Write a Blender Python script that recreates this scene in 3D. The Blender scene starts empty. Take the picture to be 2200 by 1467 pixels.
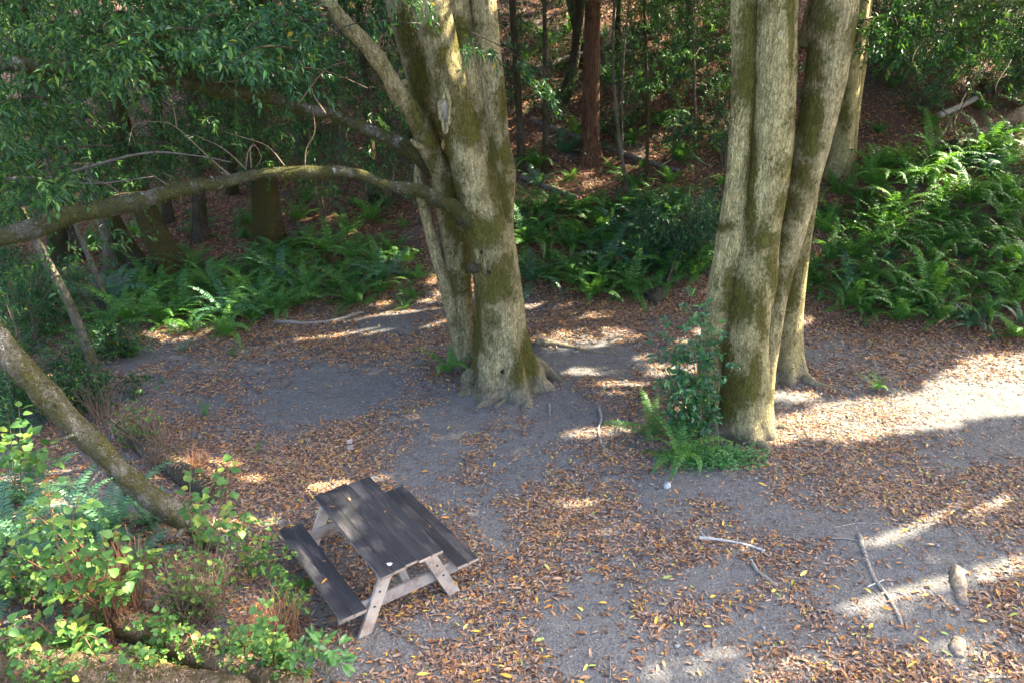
import bpy, bmesh, math, random
import numpy as np
from mathutils import Vector, Matrix
R = math.radians
rng = np.random.default_rng(7)
random.seed(7)
SC = bpy.context.scene
COL = SC.collection

# ------------------------------------------------------------------ camera, sky, sun, exposure
CAM_H, PITCH, FPX, PW, PH = 5.81, R(22.5), 1600.0, 2200.0, 1467.0
cd = bpy.data.cameras.new('camera'); cam = bpy.data.objects.new('camera', cd); COL.objects.link(cam)
cam.location = (0, 0, CAM_H); cam.rotation_euler = (R(90) - PITCH, 0, 0)
cd.sensor_width = 36; cd.lens = FPX * 36 / PW; cd.clip_end = 400
SC.camera = cam
SUN_AZ, SUN_EL = R(24), R(41)                       # azimuth counted from +X towards +Y
S = np.array([math.cos(SUN_AZ) * math.cos(SUN_EL), math.sin(SUN_AZ) * math.cos(SUN_EL), math.sin(SUN_EL)])
world = bpy.data.worlds.new('World'); SC.world = world; world.use_nodes = True
wn = world.node_tree; bg = wn.nodes['Background']
sky = wn.nodes.new('ShaderNodeTexSky'); sky.sky_type = 'NISHITA'; sky.sun_disc = False
sky.sun_elevation = SUN_EL; sky.sun_rotation = math.pi / 2 - SUN_AZ
sky.air_density = 0.65; sky.dust_density = 4.0; sky.ozone_density = 1.0
wn.links.new(sky.outputs[0], bg.inputs[0]); bg.inputs[1].default_value = 0.13
ld = bpy.data.lights.new('sun', 'SUN'); ld.energy = 4.2; ld.angle = R(0.5); ld.color = (1.0, 0.89, 0.70)
sun = bpy.data.objects.new('sun', ld); COL.objects.link(sun)
sun.rotation_euler = Vector(S).to_track_quat('Z', 'Y').to_euler(); sun.location = (20, 10, 30)
SC.view_settings.view_transform = 'Standard'; SC.view_settings.look = 'None'
SC.view_settings.gamma = 1.0; SC.view_settings.use_curve_mapping = False
SC.view_settings.exposure = 3.4
SC.cycles.use_denoising = True
SC.cycles.max_bounces = 8; SC.cycles.diffuse_bounces = 4; SC.cycles.glossy_bounces = 2
SC.cycles.transmission_bounces = 4; SC.cycles.transparent_max_bounces = 6
SC.cycles.sample_clamp_indirect = 6.0

# ------------------------------------------------------------------ numeric helpers
def _hash(ix, iy, iz, seed):
    h = (ix.astype(np.int64) * 374761393 + iy.astype(np.int64) * 668265263 + iz.astype(np.int64) * 2147483647 + seed * 974634777) & 0xFFFFFFFF
    h = ((h ^ (h >> 13)) * 1274126177) & 0xFFFFFFFF
    h = ((h ^ (h >> 16)) * 2246822519) & 0xFFFFFFFF
    h = h ^ (h >> 15)
    return (h & 0xFFFFFF) / float(0xFFFFFF)
def vnoise(p, seed=0):
    p = np.asarray(p, float); i = np.floor(p); f = p - i; f = f * f * (3 - 2 * f)
    x, y, z = i[:, 0], i[:, 1], i[:, 2]; r = 0
    for dx in (0, 1):
        wx = f[:, 0] if dx else 1 - f[:, 0]
        for dy in (0, 1):
            wy = f[:, 1] if dy else 1 - f[:, 1]
            for dz in (0, 1):
                wz = f[:, 2] if dz else 1 - f[:, 2]
                r = r + wx * wy * wz * _hash(x + dx, y + dy, z + dz, seed)
    return r * 2 - 1
def fbm(p, octs=3, seed=0):
    a, r, s = 1.0, 0, 0
    p = np.asarray(p, float)
    for o in range(octs):
        r = r + a * vnoise(p * 2 ** o, seed + o); s += a; a *= 0.5
    return r / s
def n2(x, y, sc, octs=3, seed=0):
    x = np.asarray(x, float).ravel(); y = np.asarray(y, float).ravel()
    return fbm(np.stack([x * sc, y * sc, np.zeros_like(x) + 0.37], 1), octs, seed)
def unit(v): return v / np.maximum(np.linalg.norm(v, axis=-1, keepdims=True), 1e-9)
def smooth(t): t = np.clip(t, 0, 1); return t * t * (3 - 2 * t)

def terrain_raw(x, y):
    """height of the forest floor: flat clearing, fern bank, hillside"""
    sh = np.shape(x); x = np.asarray(x, float).ravel(); y = np.asarray(y, float).ravel()
    edge = 16.6 - 0.42 * np.clip(x - 2.5, 0, 9) + 0.5 * n2(x, y, 0.25, 2, 5)
    left = smooth((-1.0 - x) / 3.0)
    t = np.clip(y - edge, 0, None)
    full = 0.45 * (t - 1.2 * (1 - np.exp(-t / 1.2)))
    soft = 0.16 * t + 0.29 * np.clip(t - 7.5, 0, None)
    h = full * (1 - left) + soft * left
    h = np.minimum(h, 24 + 0.1 * h)
    h += 0.05 * n2(x, y, 0.5, 3, 1) + 0.03 * n2(x, y, 1.7, 2, 2) + 0.22 * smooth(t / 4) * n2(x, y, 0.55, 3, 3)
    # low bank under the foreground scrub
    h += 0.25 * smooth((-3.0 - x) / 2.5) * smooth((9.5 - y) / 3)
    return h.reshape(sh)
_gx = np.arange(-28, 34, 0.1); _gy = np.arange(-2, 62, 0.1)
_GX, _GY = np.meshgrid(_gx, _gy); _H = terrain_raw(_GX, _GY)
def terrain(x, y, fast=False):
    sh = np.shape(x); x = np.asarray(x, float).ravel(); y = np.asarray(y, float).ravel()
    fx = (x + 28) / 0.1; fy = (y + 2) / 0.1
    ok = (fx >= 0) & (fx < len(_gx) - 1.01) & (fy >= 0) & (fy < len(_gy) - 1.01)
    ix = np.clip(fx, 0, len(_gx) - 2).astype(int); iy = np.clip(fy, 0, len(_gy) - 2).astype(int)
    tx = np.clip(fx - ix, 0, 1); ty = np.clip(fy - iy, 0, 1)
    h = (_H[iy, ix] * (1 - tx) + _H[iy, ix + 1] * tx) * (1 - ty) + (_H[iy + 1, ix] * (1 - tx) + _H[iy + 1, ix + 1] * tx) * ty
    if not fast and not ok.all(): h[~ok] = terrain_raw(x[~ok], y[~ok])
    return h.reshape(sh)
CAMP = np.array([0, 0, CAM_H]); cP, sP = math.cos(PITCH), math.sin(PITCH)
def ray(px, py):
    u = (px - PW / 2) / FPX; v = (py - PH / 2) / FPX
    return np.array([u, cP - v * sP, -sP - v * cP])
def at(px, py, Y):
    d = ray(px, py); return CAMP + d * (Y / d[1])
def gp(px, py):
    d = ray(px, py); k = np.linspace(3, 64, 900); P = CAMP + k[:, None] * d
    below = P[:, 2] < terrain(P[:, 0], P[:, 1], True)
    i = int(np.argmax(below)) if below.any() else len(k) - 1
    lo, hi = k[max(i - 1, 0)], k[i]
    for _ in range(12):
        m = (lo + hi) / 2; q = CAMP + m * d
        if q[2] < terrain(q[0], q[1], True): hi = m
        else: lo = m
    return CAMP + hi * d
def project(P):
    d = P - CAMP; w = d[:, 1] * cP - d[:, 2] * sP
    w = np.where(np.abs(w) < 1e-3, 1e-3, w)
    x = PW / 2 + FPX * d[:, 0] / w; y = PH / 2 - FPX * (d[:, 1] * sP + d[:, 2] * cP) / w
    return x, y, w
def pxr(w_px, P): return 0.5 * w_px * ((P[1]) * cP - (P[2] - CAM_H) * sP) / FPX

# ------------------------------------------------------------------ mesh and object helpers
def mesh_np(name, V, quads=None, tris=None, mat=None, smooth_shade=True):
    me = bpy.data.meshes.new(name); V = np.asarray(V, np.float32)
    q = np.zeros((0, 4), np.int32) if quads is None or len(quads) == 0 else np.asarray(quads, np.int32)
    t = np.zeros((0, 3), np.int32) if tris is None or len(tris) == 0 else np.asarray(tris, np.int32)
    me.vertices.add(len(V)); me.vertices.foreach_set('co', V.ravel())
    me.loops.add(q.size + t.size); me.loops.foreach_set('vertex_index', np.concatenate([q.ravel(), t.ravel()]))
    me.polygons.add(len(q) + len(t))
    ls = np.concatenate([np.arange(len(q)) * 4, q.size + np.arange(len(t)) * 3]).astype(np.int32)
    me.polygons.foreach_set('loop_start', ls)
    me.update(calc_edges=True); me.validate()
    me.polygons.foreach_set('use_smooth', np.full(len(q) + len(t), smooth_shade))
    if mat: me.materials.append(mat)
    return me
def link(name, data, parent=None, loc=None):
    o = bpy.data.objects.new(name, data); COL.objects.link(o)
    if parent is not None: o.parent = parent
    if loc is not None: o.location = loc
    return o
def tag(o, label=None, cat=None, group=None, kind=None):
    if label: o['label'] = label
    if cat: o['category'] = cat
    if group: o['group'] = group
    if kind: o['kind'] = kind
    return o
def thing(name, label, cat, loc=(0, 0, 0), rz=0.0, group=None):
    o = link(name, None, None, loc); o.empty_display_size = 0.1; o.rotation_euler = (0, 0, rz)
    return tag(o, label, cat, group)
def part(name, parent, V, quads=None, tris=None, mat=None, smooth_shade=True, kind=None):
    """a part whose vertices are given in world space; the parent chain has no rotation"""
    off = np.zeros(3); p = parent
    while p is not None:
        off += np.array(p.location); p = p.parent
    o = link(name, mesh_np(name, np.asarray(V) - off, quads, tris, mat, smooth_shade), parent)
    if kind: o['kind'] = kind
    return o

def spline(pts, step):
    """Catmull-Rom through rows of pts (xyz + radius...), resampled evenly"""
    P = np.asarray(pts, float)
    if len(P) == 2: P = np.stack([P[0], (P[0] + P[1]) / 2, P[1]])
    Q = np.vstack([2 * P[0] - P[1], P, 2 * P[-1] - P[-2]]); out = []
    for i in range(1, len(Q) - 2):
        n = max(2, int(np.linalg.norm(Q[i + 1, :3] - Q[i, :3]) / step)); t = np.linspace(0, 1, n, endpoint=False)[:, None]
        a, b, c, d = Q[i - 1], Q[i], Q[i + 1], Q[i + 2]
        out.append(0.5 * (2 * b + (c - a) * t + (2 * a - 5 * b + 4 * c - d) * t ** 2 + (3 * b - a - 3 * c + d) * t ** 3))
    out.append(Q[-2][None]); return np.vstack(out)
def tube(pts, rad, sides=8, rough=0.0, rsc=3.0, seed=0, flare=None, cap=True, zs=0.4):
    P = np.asarray(pts, float); rad = np.asarray(rad, float); n = len(P)
    T = unit(np.gradient(P, axis=0))
    ref = np.array([1.0, 0, 0]) if abs(T[0, 0]) < 0.9 else np.array([0, 1.0, 0])
    A = np.zeros((n, 3)); a = unit(ref - T[0] * ref.dot(T[0]))
    for i in range(n):
        a = unit(a - T[i] * a.dot(T[i])); A[i] = a
    B = np.cross(T, A); ang = np.arange(sides) * 2 * math.pi / sides
    dirs = A[:, None, :] * np.cos(ang)[None, :, None] + B[:, None, :] * np.sin(ang)[None, :, None]
    rr = np.repeat(rad[:, None], sides, 1)
    if flare is not None:
        z0, F, hh, k, ph = flare
        z = np.clip(P[:, 2] - z0, 0, None)[:, None]; wa = np.arctan2(dirs[:, :, 1], dirs[:, :, 0])
        lob = 0.5 + 0.5 * np.cos(k * wa + ph + 0.7 * np.sin(wa * 2 + ph)); lob2 = 0.5 + 0.5 * np.cos((k + 3) * wa - ph)
        rr = rr * (1 + F * np.exp(-z / hh) * (0.25 + 1.0 * lob ** 1.5 + 0.25 * lob2) + 0.10 * np.exp(-z / (hh * 4)) * (lob - 0.5))
    V = P[:, None, :] + dirs * rr[:, :, None]
    if rough > 0:
        W = V.reshape(-1, 3) * np.array([1, 1, zs])
        nz = (fbm(W * rsc, 3, seed) + 0.4 * fbm(W * rsc * 4, 2, seed + 9)).reshape(n, sides)
        V = P[:, None, :] + dirs * (rr * (1 + rough * nz))[:, :, None]
    V = V.reshape(-1, 3)
    i = np.arange(n - 1)[:, None] * sides; j = np.arange(sides)[None, :]; j2 = (j + 1) % sides
    Q = np.stack([i + j, i + j2, i + sides + j2, i + sides + j], -1).reshape(-1, 4)
    Tt = []
    if cap:
        V = np.vstack([V, P[0], P[-1]]); c0, c1 = n * sides, n * sides + 1
        for k in range(sides):
            Tt.append((c0, (k + 1) % sides, k)); Tt.append((c1, (n - 1) * sides + k, (n - 1) * sides + (k + 1) % sides))
    return V, Q, np.array(Tt, int).reshape(-1, 3)
class Acc:
    def __init__(s): s.V = []; s.Q = []; s.T = []; s.n = 0
    def add(s, V, Q=None, T=None):
        s.V.append(np.asarray(V, float))
        if Q is not None and len(Q): s.Q.append(np.asarray(Q) + s.n)
        if T is not None and len(T): s.T.append(np.asarray(T) + s.n)
        s.n += len(V); return s
    def arr(s):
        return (np.vstack(s.V), np.vstack(s.Q) if s.Q else None, np.vstack(s.T) if s.T else None)

def leaves(P, D, N, L, W, curl=0.12, fold=0.25, rich=False):
    """leaf blades: base P, direction D, upper side N, length L, width W; two or four faces each"""
    n = len(P); D = unit(D); Sd = unit(np.cross(D, N)); N = np.cross(Sd, D)
    L = np.broadcast_to(L, (n,))[:, None]; W = np.broadcast_to(W, (n,))[:, None]; cu = np.broadcast_to(curl, (n,))[:, None]
    if not rich:
        mid = P + D * L * 0.42
        V = np.stack([P, mid + Sd * W * 0.5 + N * W * fold, mid - Sd * W * 0.5 + N * W * fold, P + D * L - N * L * cu], 1).reshape(-1, 3)
        b = np.arange(n)[:, None] * 4
        T = np.concatenate([b + np.array([0, 3, 1]), b + np.array([0, 2, 3])], 0)
        return V, T
    m1 = P + D * L * 0.30 + N * L * cu * 0.5; m2 = P + D * L * 0.68 + N * L * cu * 0.4
    V = np.stack([P, m1 + Sd * W * 0.46 + N * W * fold, m1 - Sd * W * 0.46 + N * W * fold,
                  m2 + Sd * W * 0.40 + N * W * fold, m2 - Sd * W * 0.40 + N * W * fold, P + D * L - N * L * cu * 0.6, m1, m2], 1).reshape(-1, 3)
    b = np.arange(n)[:, None] * 8
    T = np.concatenate([b + np.array(t) for t in ((0, 6, 1), (0, 2, 6), (6, 7, 1), (1, 7, 3), (6, 2, 7), (2, 4, 7), (7, 5, 3), (7, 4, 5))], 0)
    return V, T
def sprays(C, D, nl=9, length=0.28, leafL=0.10, leafW=0.028, droop=0.5, rich=False, twig=True, acc_leaf=None, acc_twig=None, g=None):
    """leafy twigs starting at C along D"""
    g = g or rng
    m = len(C); D = unit(D); t = (np.arange(nl) + 0.6) / nl
    ln = length * g.uniform(0.7, 1.3, (m, 1))
    pos = C[:, None, :] + D[:, None, :] * (ln * t)[:, :, None]; pos[:, :, 2] -= (ln * t ** 2) * 0.35 * droop
    h = unit(np.cross(D, g.normal(size=(m, 3)))); k = np.cross(D, h)
    a = g.uniform(0, 6.28, (m, 1)) + np.arange(nl)[None, :] * 2.4
    side = h[:, None, :] * np.cos(a)[:, :, None] + k[:, None, :] * np.sin(a)[:, :, None]
    dl = D[:, None, :] * 0.75 + side * 0.9 + g.normal(size=(m, nl, 3)) * 0.2; dl[:, :, 2] -= droop * g.uniform(0.3, 1.1, (m, nl))
    nn = g.normal(size=(m, nl, 3)) * 0.45; nn[:, :, 2] += 1.0
    L = leafL * g.uniform(0.65, 1.2, (m * nl)); W = leafW * g.uniform(0.8, 1.2, (m * nl))
    V, T = leaves(pos.reshape(-1, 3), dl.reshape(-1, 3), nn.reshape(-1, 3), L, W, g.uniform(0.0, 0.2, m * nl), 0.2, rich)
    acc_leaf.add(V, None, T)
    if twig and acc_twig is not None:
        E = C + D * ln; E[:, 2] -= ln[:, 0] * 0.35 * droop; w = 0.0035
        V = np.stack([C + h * w, C - h * w, C + k * w, E], 1).reshape(-1, 3); b = np.arange(m)[:, None] * 4
        acc_twig.add(V, None, np.concatenate([b + np.array(x) for x in ((0, 1, 3), (1, 2, 3), (2, 0, 3))], 0))

# ------------------------------------------------------------------ materials
class NB:
    def __init__(s, name):
        s.m = bpy.data.materials.new(name); s.m.use_nodes = True; s.t = s.m.node_tree; s.t.nodes.clear()
        s.out = s.n('ShaderNodeOutputMaterial')
    def n(s, typ, **kw):
        o = s.t.nodes.new(typ)
        for k, v in kw.items(): setattr(o, k, v)
        return o
    def l(s, a, b): s.t.links.new(a, b); return b
    def val(s, sock, v):
        if hasattr(v, 'links') or hasattr(v, 'is_linked'): s.l(v, sock)
        else: sock.default_value = v
    def coord(s, scale=(1, 1, 1), kind='Object', rnd=False):
        tc = s.n('ShaderNodeTexCoord'); mp = s.n('ShaderNodeMapping'); mp.inputs['Scale'].default_value = scale
        s.l(tc.outputs[kind], mp.inputs[0])
        if rnd:
            oi = s.n('ShaderNodeObjectInfo'); mu = s.math('MULTIPLY', oi.outputs['Random'], 37.0)
            cb = s.n('ShaderNodeCombineXYZ'); s.l(mu, cb.inputs[0]); s.l(mu, cb.inputs[1]); s.l(mu, cb.inputs[2]); s.l(cb.outputs[0], mp.inputs['Location'])
        return mp.outputs[0]
    def noise(s, vec, scale, detail=4, rough=0.55, dist=0.0):
        o = s.n('ShaderNodeTexNoise'); o.inputs['Scale'].default_value = scale; o.inputs['Detail'].default_value = detail
        o.inputs['Roughness'].default_value = rough; o.inputs['Distortion'].default_value = dist
        if vec is not None: s.l(vec, o.inputs['Vector'])
        return o.outputs['Fac']
    def voro(s, vec, scale, feature='F1'):
        o = s.n('ShaderNodeTexVoronoi', feature=feature); o.inputs['Scale'].default_value = scale; s.l(vec, o.inputs['Vector']); return o.outputs['Distance']
    def ramp(s, fac, stops, interp='LINEAR'):
        o = s.n('ShaderNodeValToRGB'); cr = o.color_ramp; cr.interpolation = interp
        while len(cr.elements) < len(stops): cr.elements.new(0.5)
        for e, (p, c) in zip(cr.elements, stops):
            e.position = p; e.color = (*c, 1) if hasattr(c, '__len__') else (c, c, c, 1)
        s.l(fac, o.inputs[0]); return o.outputs[0]
    def mix(s, fac, a, b, mode='MIX'):
        o = s.n('ShaderNodeMix', data_type='RGBA', blend_type=mode)
        for sock, v in ((o.inputs[0], fac), (o.inputs[6], a), (o.inputs[7], b)):
            if hasattr(v, 'is_linked'): s.l(v, sock)
            elif hasattr(v, '__len__'): sock.default_value = (*v, 1)
            else: sock.default_value = v
        return o.outputs[2]
    def math(s, op, a, b=0.0, clamp=False):
        o = s.n('ShaderNodeMath', operation=op, use_clamp=clamp)
        for sock, v in zip(o.inputs, (a, b)):
            if hasattr(v, 'is_linked'): s.l(v, sock)
            else: sock.default_value = v
        return o.outputs[0]
    def bump(s, h, strength=0.5, dist=0.02):
        o = s.n('ShaderNodeBump'); o.inputs['Strength'].default_value = strength; o.inputs['Distance'].default_value = dist
        s.l(h, o.inputs['Height']); return o.outputs[0]
    def bsdf(s, col, rough=0.8, normal=None, spec=0.3):
        o = s.n('ShaderNodeBsdfPrincipled')
        if hasattr(col, 'is_linked'): s.l(col, o.inputs['Base Color'])
        else: o.inputs['Base Color'].default_value = (*col, 1)
        if hasattr(rough, 'is_linked'): s.l(rough, o.inputs['Roughness'])
        else: o.inputs['Roughness'].default_value = rough
        o.inputs['Specular IOR Level'].default_value = spec
        if normal is not None: s.l(normal, o.inputs['Normal'])
        return o.outputs[0]
    def done(s, sh): s.l(sh, s.out.inputs[0]); return s.m

def leaf_mat(name, stops, rough=0.4, spec=0.4, trans=0.3, tcol=(1.3, 1.25, 0.5), obj_random=False, island=True):
    b = NB(name)
    if island:
        geo = b.n('ShaderNodeNewGeometry'); rnd = geo.outputs['Random Per Island']
    else:
        rnd = b.n('ShaderNodeObjectInfo').outputs['Random']
    if obj_random:
        oi = b.n('ShaderNodeObjectInfo'); rnd = b.math('ADD', b.math('MULTIPLY', rnd, 0.55), b.math('MULTIPLY', oi.outputs['Random'], 0.45))
    c = b.ramp(rnd, stops)
    cl = b.noise(b.coord((1, 1, 1)), 26, 3)
    c = b.mix(0.5, c, b.ramp(cl, [(0.3, 0.55), (0.7, 1.3)]), 'MULTIPLY')
    sh = b.bsdf(c, rough, None, spec)
    tr = b.n('ShaderNodeBsdfTranslucent'); b.l(b.mix(1.0, c, tcol, 'MULTIPLY'), tr.inputs[0])
    mx = b.n('ShaderNodeMixShader'); mx.inputs[0].default_value = trans; b.l(sh, mx.inputs[1]); b.l(tr.outputs[0], mx.inputs[2])
    return b.done(mx.outputs[0])
def bark_mat(name, light, dark, moss=(0.080, 0.074, 0.009), thr=0.56, lichen=0.7, mscale=1.6, dust=True, zsc=0.5):
    b = NB(name); v = b.coord((1, 1, zsc), rnd=True); vs = b.coord((1, 1, 0.7), rnd=True)
    fine = b.noise(v, 34, 7, 0.72); mid = b.noise(vs, 9, 6, 0.65); cell = b.voro(v, 46)
    att = b.n('ShaderNodeAttribute', attribute_name='moss').outputs['Fac']
    c = b.mix(b.ramp(fine, [(0.34, 0.0), (0.60, 1.0)]), dark, light)
    c = b.mix(0.9, c, b.ramp(mid, [(0.28, (0.55, 0.52, 0.42)), (0.5, (0.95, 0.95, 0.9)), (0.72, (1.25, 1.22, 1.1))]), 'MULTIPLY')
    c = b.mix(b.ramp(cell, [(0.02, 0.5), (0.30, 0.0)]), c, tuple(x * 0.4 for x in dark))
    crk = b.math('ABSOLUTE', b.math('SUBTRACT', b.noise(b.coord((1, 1, zsc * 0.4), rnd=True), 20, 5, 0.7, 0.6), 0.5))
    cm = b.ramp(crk, [(0.0, 0.4), (0.035, 0.0)])
    c = b.mix(cm, c, tuple(x * 0.55 for x in dark))
    c = b.mix(0.6, c, b.ramp(b.noise(b.coord((1, 1, zsc * 0.3), rnd=True), 13, 4, 0.7), [(0.3, 0.74), (0.7, 1.4)]), 'MULTIPLY')
    lm = b.ramp(b.noise(vs, 17, 4, 0.65), [(lichen - 0.03, 0.0), (lichen + 0.02, 0.8)])
    c = b.mix(lm, c, (0.50, 0.51, 0.42))
    brk = b.math('ADD', b.math('MULTIPLY', b.math('SUBTRACT', fine, 0.5), 1.0), b.math('MULTIPLY', b.math('SUBTRACT', mid, 0.5), 0.55))
    mn = b.math('ADD', b.math('ADD', b.noise(vs, mscale, 6, 0.65, 0.3), brk), b.math('MULTIPLY', att, 0.31))
    mm = b.ramp(mn, [(thr - 0.04, 0.0), (thr + 0.09, 1.0)])
    mc = b.mix(b.noise(v, 70, 3), tuple(x * 0.5 for x in moss), tuple(x * 1.6 for x in moss))
    c = b.mix(b.math('MULTIPLY', mm, 0.92), c, mc)
    if dust:
        geo = b.n('ShaderNodeNewGeometry'); sp = b.n('ShaderNodeSeparateXYZ'); b.l(geo.outputs['Position'], sp.inputs[0])
        zz = b.math('ADD', sp.outputs[2], b.math('MULTIPLY', b.math('SUBTRACT', mid, 0.5), 0.9))
        dm = b.ramp(zz, [(0.0, 0.7), (0.40, 0.0)])
        c = b.mix(dm, c, (0.19, 0.17, 0.145))
    h = b.math('ADD', b.math('SUBTRACT', b.math('MULTIPLY', fine, 0.8), b.math('MULTIPLY', cm, 0.8)), b.math('ADD', b.math('MULTIPLY', cell, 0.6), b.math('ADD', b.math('MULTIPLY', mm, 0.4), b.math('MULTIPLY', mid, 0.8))))
    return b.done(b.bsdf(c, 0.92, b.bump(h, 1.0, 0.04), 0.12))

M = {}
M['bark'] = bark_mat('pale_bark', (0.51, 0.435, 0.215), (0.24, 0.20, 0.085), thr=0.625)
M['bark_left'] = bark_mat('mossy_bark', (0.47, 0.40, 0.215), (0.19, 0.16, 0.075), thr=0.625, mscale=1.9)
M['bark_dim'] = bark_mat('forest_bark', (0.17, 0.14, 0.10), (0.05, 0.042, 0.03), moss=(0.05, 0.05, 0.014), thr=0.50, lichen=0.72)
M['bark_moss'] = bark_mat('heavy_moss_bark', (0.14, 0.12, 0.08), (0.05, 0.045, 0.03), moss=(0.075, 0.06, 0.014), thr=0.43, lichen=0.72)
M['bark_pale'] = bark_mat('sapling_bark', (0.24, 0.215, 0.16), (0.10, 0.09, 0.07), moss=(0.12, 0.12, 0.03), thr=0.58, dust=False)
M['bark_limb'] = bark_mat('limb_bark', (0.26, 0.25, 0.21), (0.08, 0.075, 0.055), moss=(0.062, 0.062, 0.014), thr=0.43, lichen=0.62, mscale=2.4, dust=False, zsc=1)
M['bark_redwood'] = bark_mat('redwood_bark', (0.21, 0.11, 0.065), (0.06, 0.03, 0.02), thr=0.80, lichen=0.85, dust=False, zsc=0.07)
M['bark_log'] = bark_mat('log_bark', (0.38, 0.28, 0.18), (0.13, 0.088, 0.055), moss=(0.085, 0.078, 0.02), thr=0.56, lichen=0.68, mscale=3.5, dust=False, zsc=1)
M['bark_lean'] = bark_mat('leaning_bark', (0.36, 0.33, 0.26), (0.11, 0.095, 0.065), moss=(0.10, 0.092, 0.022), thr=0.50, lichen=0.62, mscale=3.0, dust=False, zsc=1)
M['moss'] = leaf_mat('moss', [(0, (0.04, 0.042, 0.008)), (0.5, (0.075, 0.075, 0.014)), (1, (0.15, 0.14, 0.03))], 0.9, 0.1, 0.3)
M['bay'] = leaf_mat('bay_leaf', [(0, (0.016, 0.055, 0.024)), (0.5, (0.026, 0.090, 0.030)), (0.88, (0.05, 0.135, 0.035)), (0.985, (0.10, 0.19, 0.03)), (1, (0.5, 0.32, 0.02))], 0.42, 0.3, 0.32)
M['bay_far'] = leaf_mat('understory_leaf', [(0, (0.016, 0.050, 0.018)), (0.6, (0.034, 0.098, 0.028)), (0.95, (0.075, 0.16, 0.03)), (1, (0.15, 0.20, 0.03))], 0.5, 0.25, 0.32)
M['bush'] = leaf_mat('bush_leaf', [(0, (0.018, 0.058, 0.032)), (0.6, (0.03, 0.10, 0.045)), (0.93, (0.05, 0.14, 0.045)), (1, (0.12, 0.24, 0.04))], 0.42, 0.35, 0.3)
M['canopy'] = leaf_mat('canopy_leaf', [(0, (0.02, 0.055, 0.022)), (1, (0.045, 0.11, 0.03))], 0.5, 0.4, 0.12)
M['hazel'] = leaf_mat('hazel_leaf', [(0, (0.05, 0.13, 0.03)), (0.5, (0.09, 0.20, 0.045)), (0.85, (0.15, 0.27, 0.05)), (1, (0.30, 0.33, 0.05))], 0.5, 0.35, 0.4, island=False)
M['hazel_fill'] = leaf_mat('hazel_leaf_small', [(0, (0.05, 0.13, 0.03)), (0.5, (0.09, 0.20, 0.045)), (0.85, (0.15, 0.27, 0.05)), (1, (0.30, 0.33, 0.05))], 0.5, 0.35, 0.4)
M['laurel_fill'] = leaf_mat('laurel_leaf_small', [(0, (0.03, 0.10, 0.045)), (0.6, (0.05, 0.15, 0.055)), (1, (0.11, 0.25, 0.05))], 0.33, 0.5, 0.3)
M['laurel'] = leaf_mat('laurel_leaf', [(0, (0.03, 0.10, 0.045)), (0.6, (0.05, 0.15, 0.055)), (1, (0.11, 0.25, 0.05))], 0.33, 0.5, 0.3, island=False)
M['sprig'] = leaf_mat('sprig_leaf', [(0, (0.06, 0.17, 0.05)), (1, (0.13, 0.28, 0.06))], 0.35, 0.5, 0.35, island=False)
M['clover'] = leaf_mat('ground_cover_leaf', [(0, (0.04, 0.14, 0.04)), (1, (0.09, 0.24, 0.06))], 0.5, 0.3, 0.3)
M['fern'] = leaf_mat('fern_leaf', [(0, (0.042, 0.125, 0.030)), (0.45, (0.072, 0.19, 0.040)), (0.8, (0.11, 0.24, 0.045)), (0.95, (0.17, 0.26, 0.045)), (1, (0.24, 0.19, 0.06))], 0.48, 0.25, 0.38, obj_random=True)
M['fern_blue'] = leaf_mat('fern_leaf_cool', [(0, (0.042, 0.125, 0.062)), (1, (0.08, 0.19, 0.085))], 0.38, 0.5, 0.3, obj_random=True)
M['fern_bright'] = leaf_mat('fern_leaf_fresh', [(0, (0.07, 0.21, 0.035)), (1, (0.15, 0.33, 0.05))], 0.42, 0.4, 0.4, obj_random=True)
M['fern_dead'] = leaf_mat('fern_leaf_dead', [(0, (0.10, 0.05, 0.022)), (1, (0.22, 0.12, 0.05))], 0.8, 0.2, 0.25, obj_random=True)
LIT = [(0, (0.05, 0.03, 0.022)), (0.17, (0.11, 0.065, 0.045)), (0.33, (0.23, 0.125, 0.072)), (0.48, (0.30, 0.23, 0.175)), (0.58, (0.27, 0.135, 0.07)), (0.70, (0.42, 0.30, 0.21)), (0.80, (0.36, 0.17, 0.07)), (0.90, (0.44, 0.20, 0.06)), (0.955, (0.46, 0.22, 0.06)), (0.972, (0.60, 0.38, 0.04)), (0.992, (0.58, 0.48, 0.12)), (1, (0.22, 0.34, 0.08))]
M['crumb'] = leaf_mat('leaf_crumb', [(0, (0.05, 0.035, 0.028)), (0.4, (0.15, 0.09, 0.06)), (0.7, (0.26, 0.20, 0.15)), (1, (0.42, 0.37, 0.30))], 0.8, 0.2, 0.05)
M['litter'] = leaf_mat('fallen_leaf', LIT, 0.55, 0.3, 0.12, (1.2, 1.0, 0.7))
LIT2 = [(0, (0.16, 0.075, 0.04)), (0.3, (0.30, 0.14, 0.06)), (0.5, (0.36, 0.24, 0.15)), (0.7, (0.42, 0.17, 0.04)), (0.84, (0.52, 0.26, 0.05)), (0.9, (0.62, 0.42, 0.05)), (0.96, (0.60, 0.50, 0.14)), (1, (0.24, 0.38, 0.09))]
M['litter_big'] = leaf_mat('fallen_leaf_large', LIT2, 0.5, 0.35, 0.12, (1.2, 1.0, 0.7), island=False)
M['litter_hill'] = leaf_mat('fallen_leaf_hill', [(0, (0.13, 0.06, 0.034)), (0.5, (0.27, 0.125, 0.062)), (0.9, (0.38, 0.19, 0.085)), (1, (0.50, 0.33, 0.10))], 0.6, 0.3, 0.1, (1.2, 1, 0.7))
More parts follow.
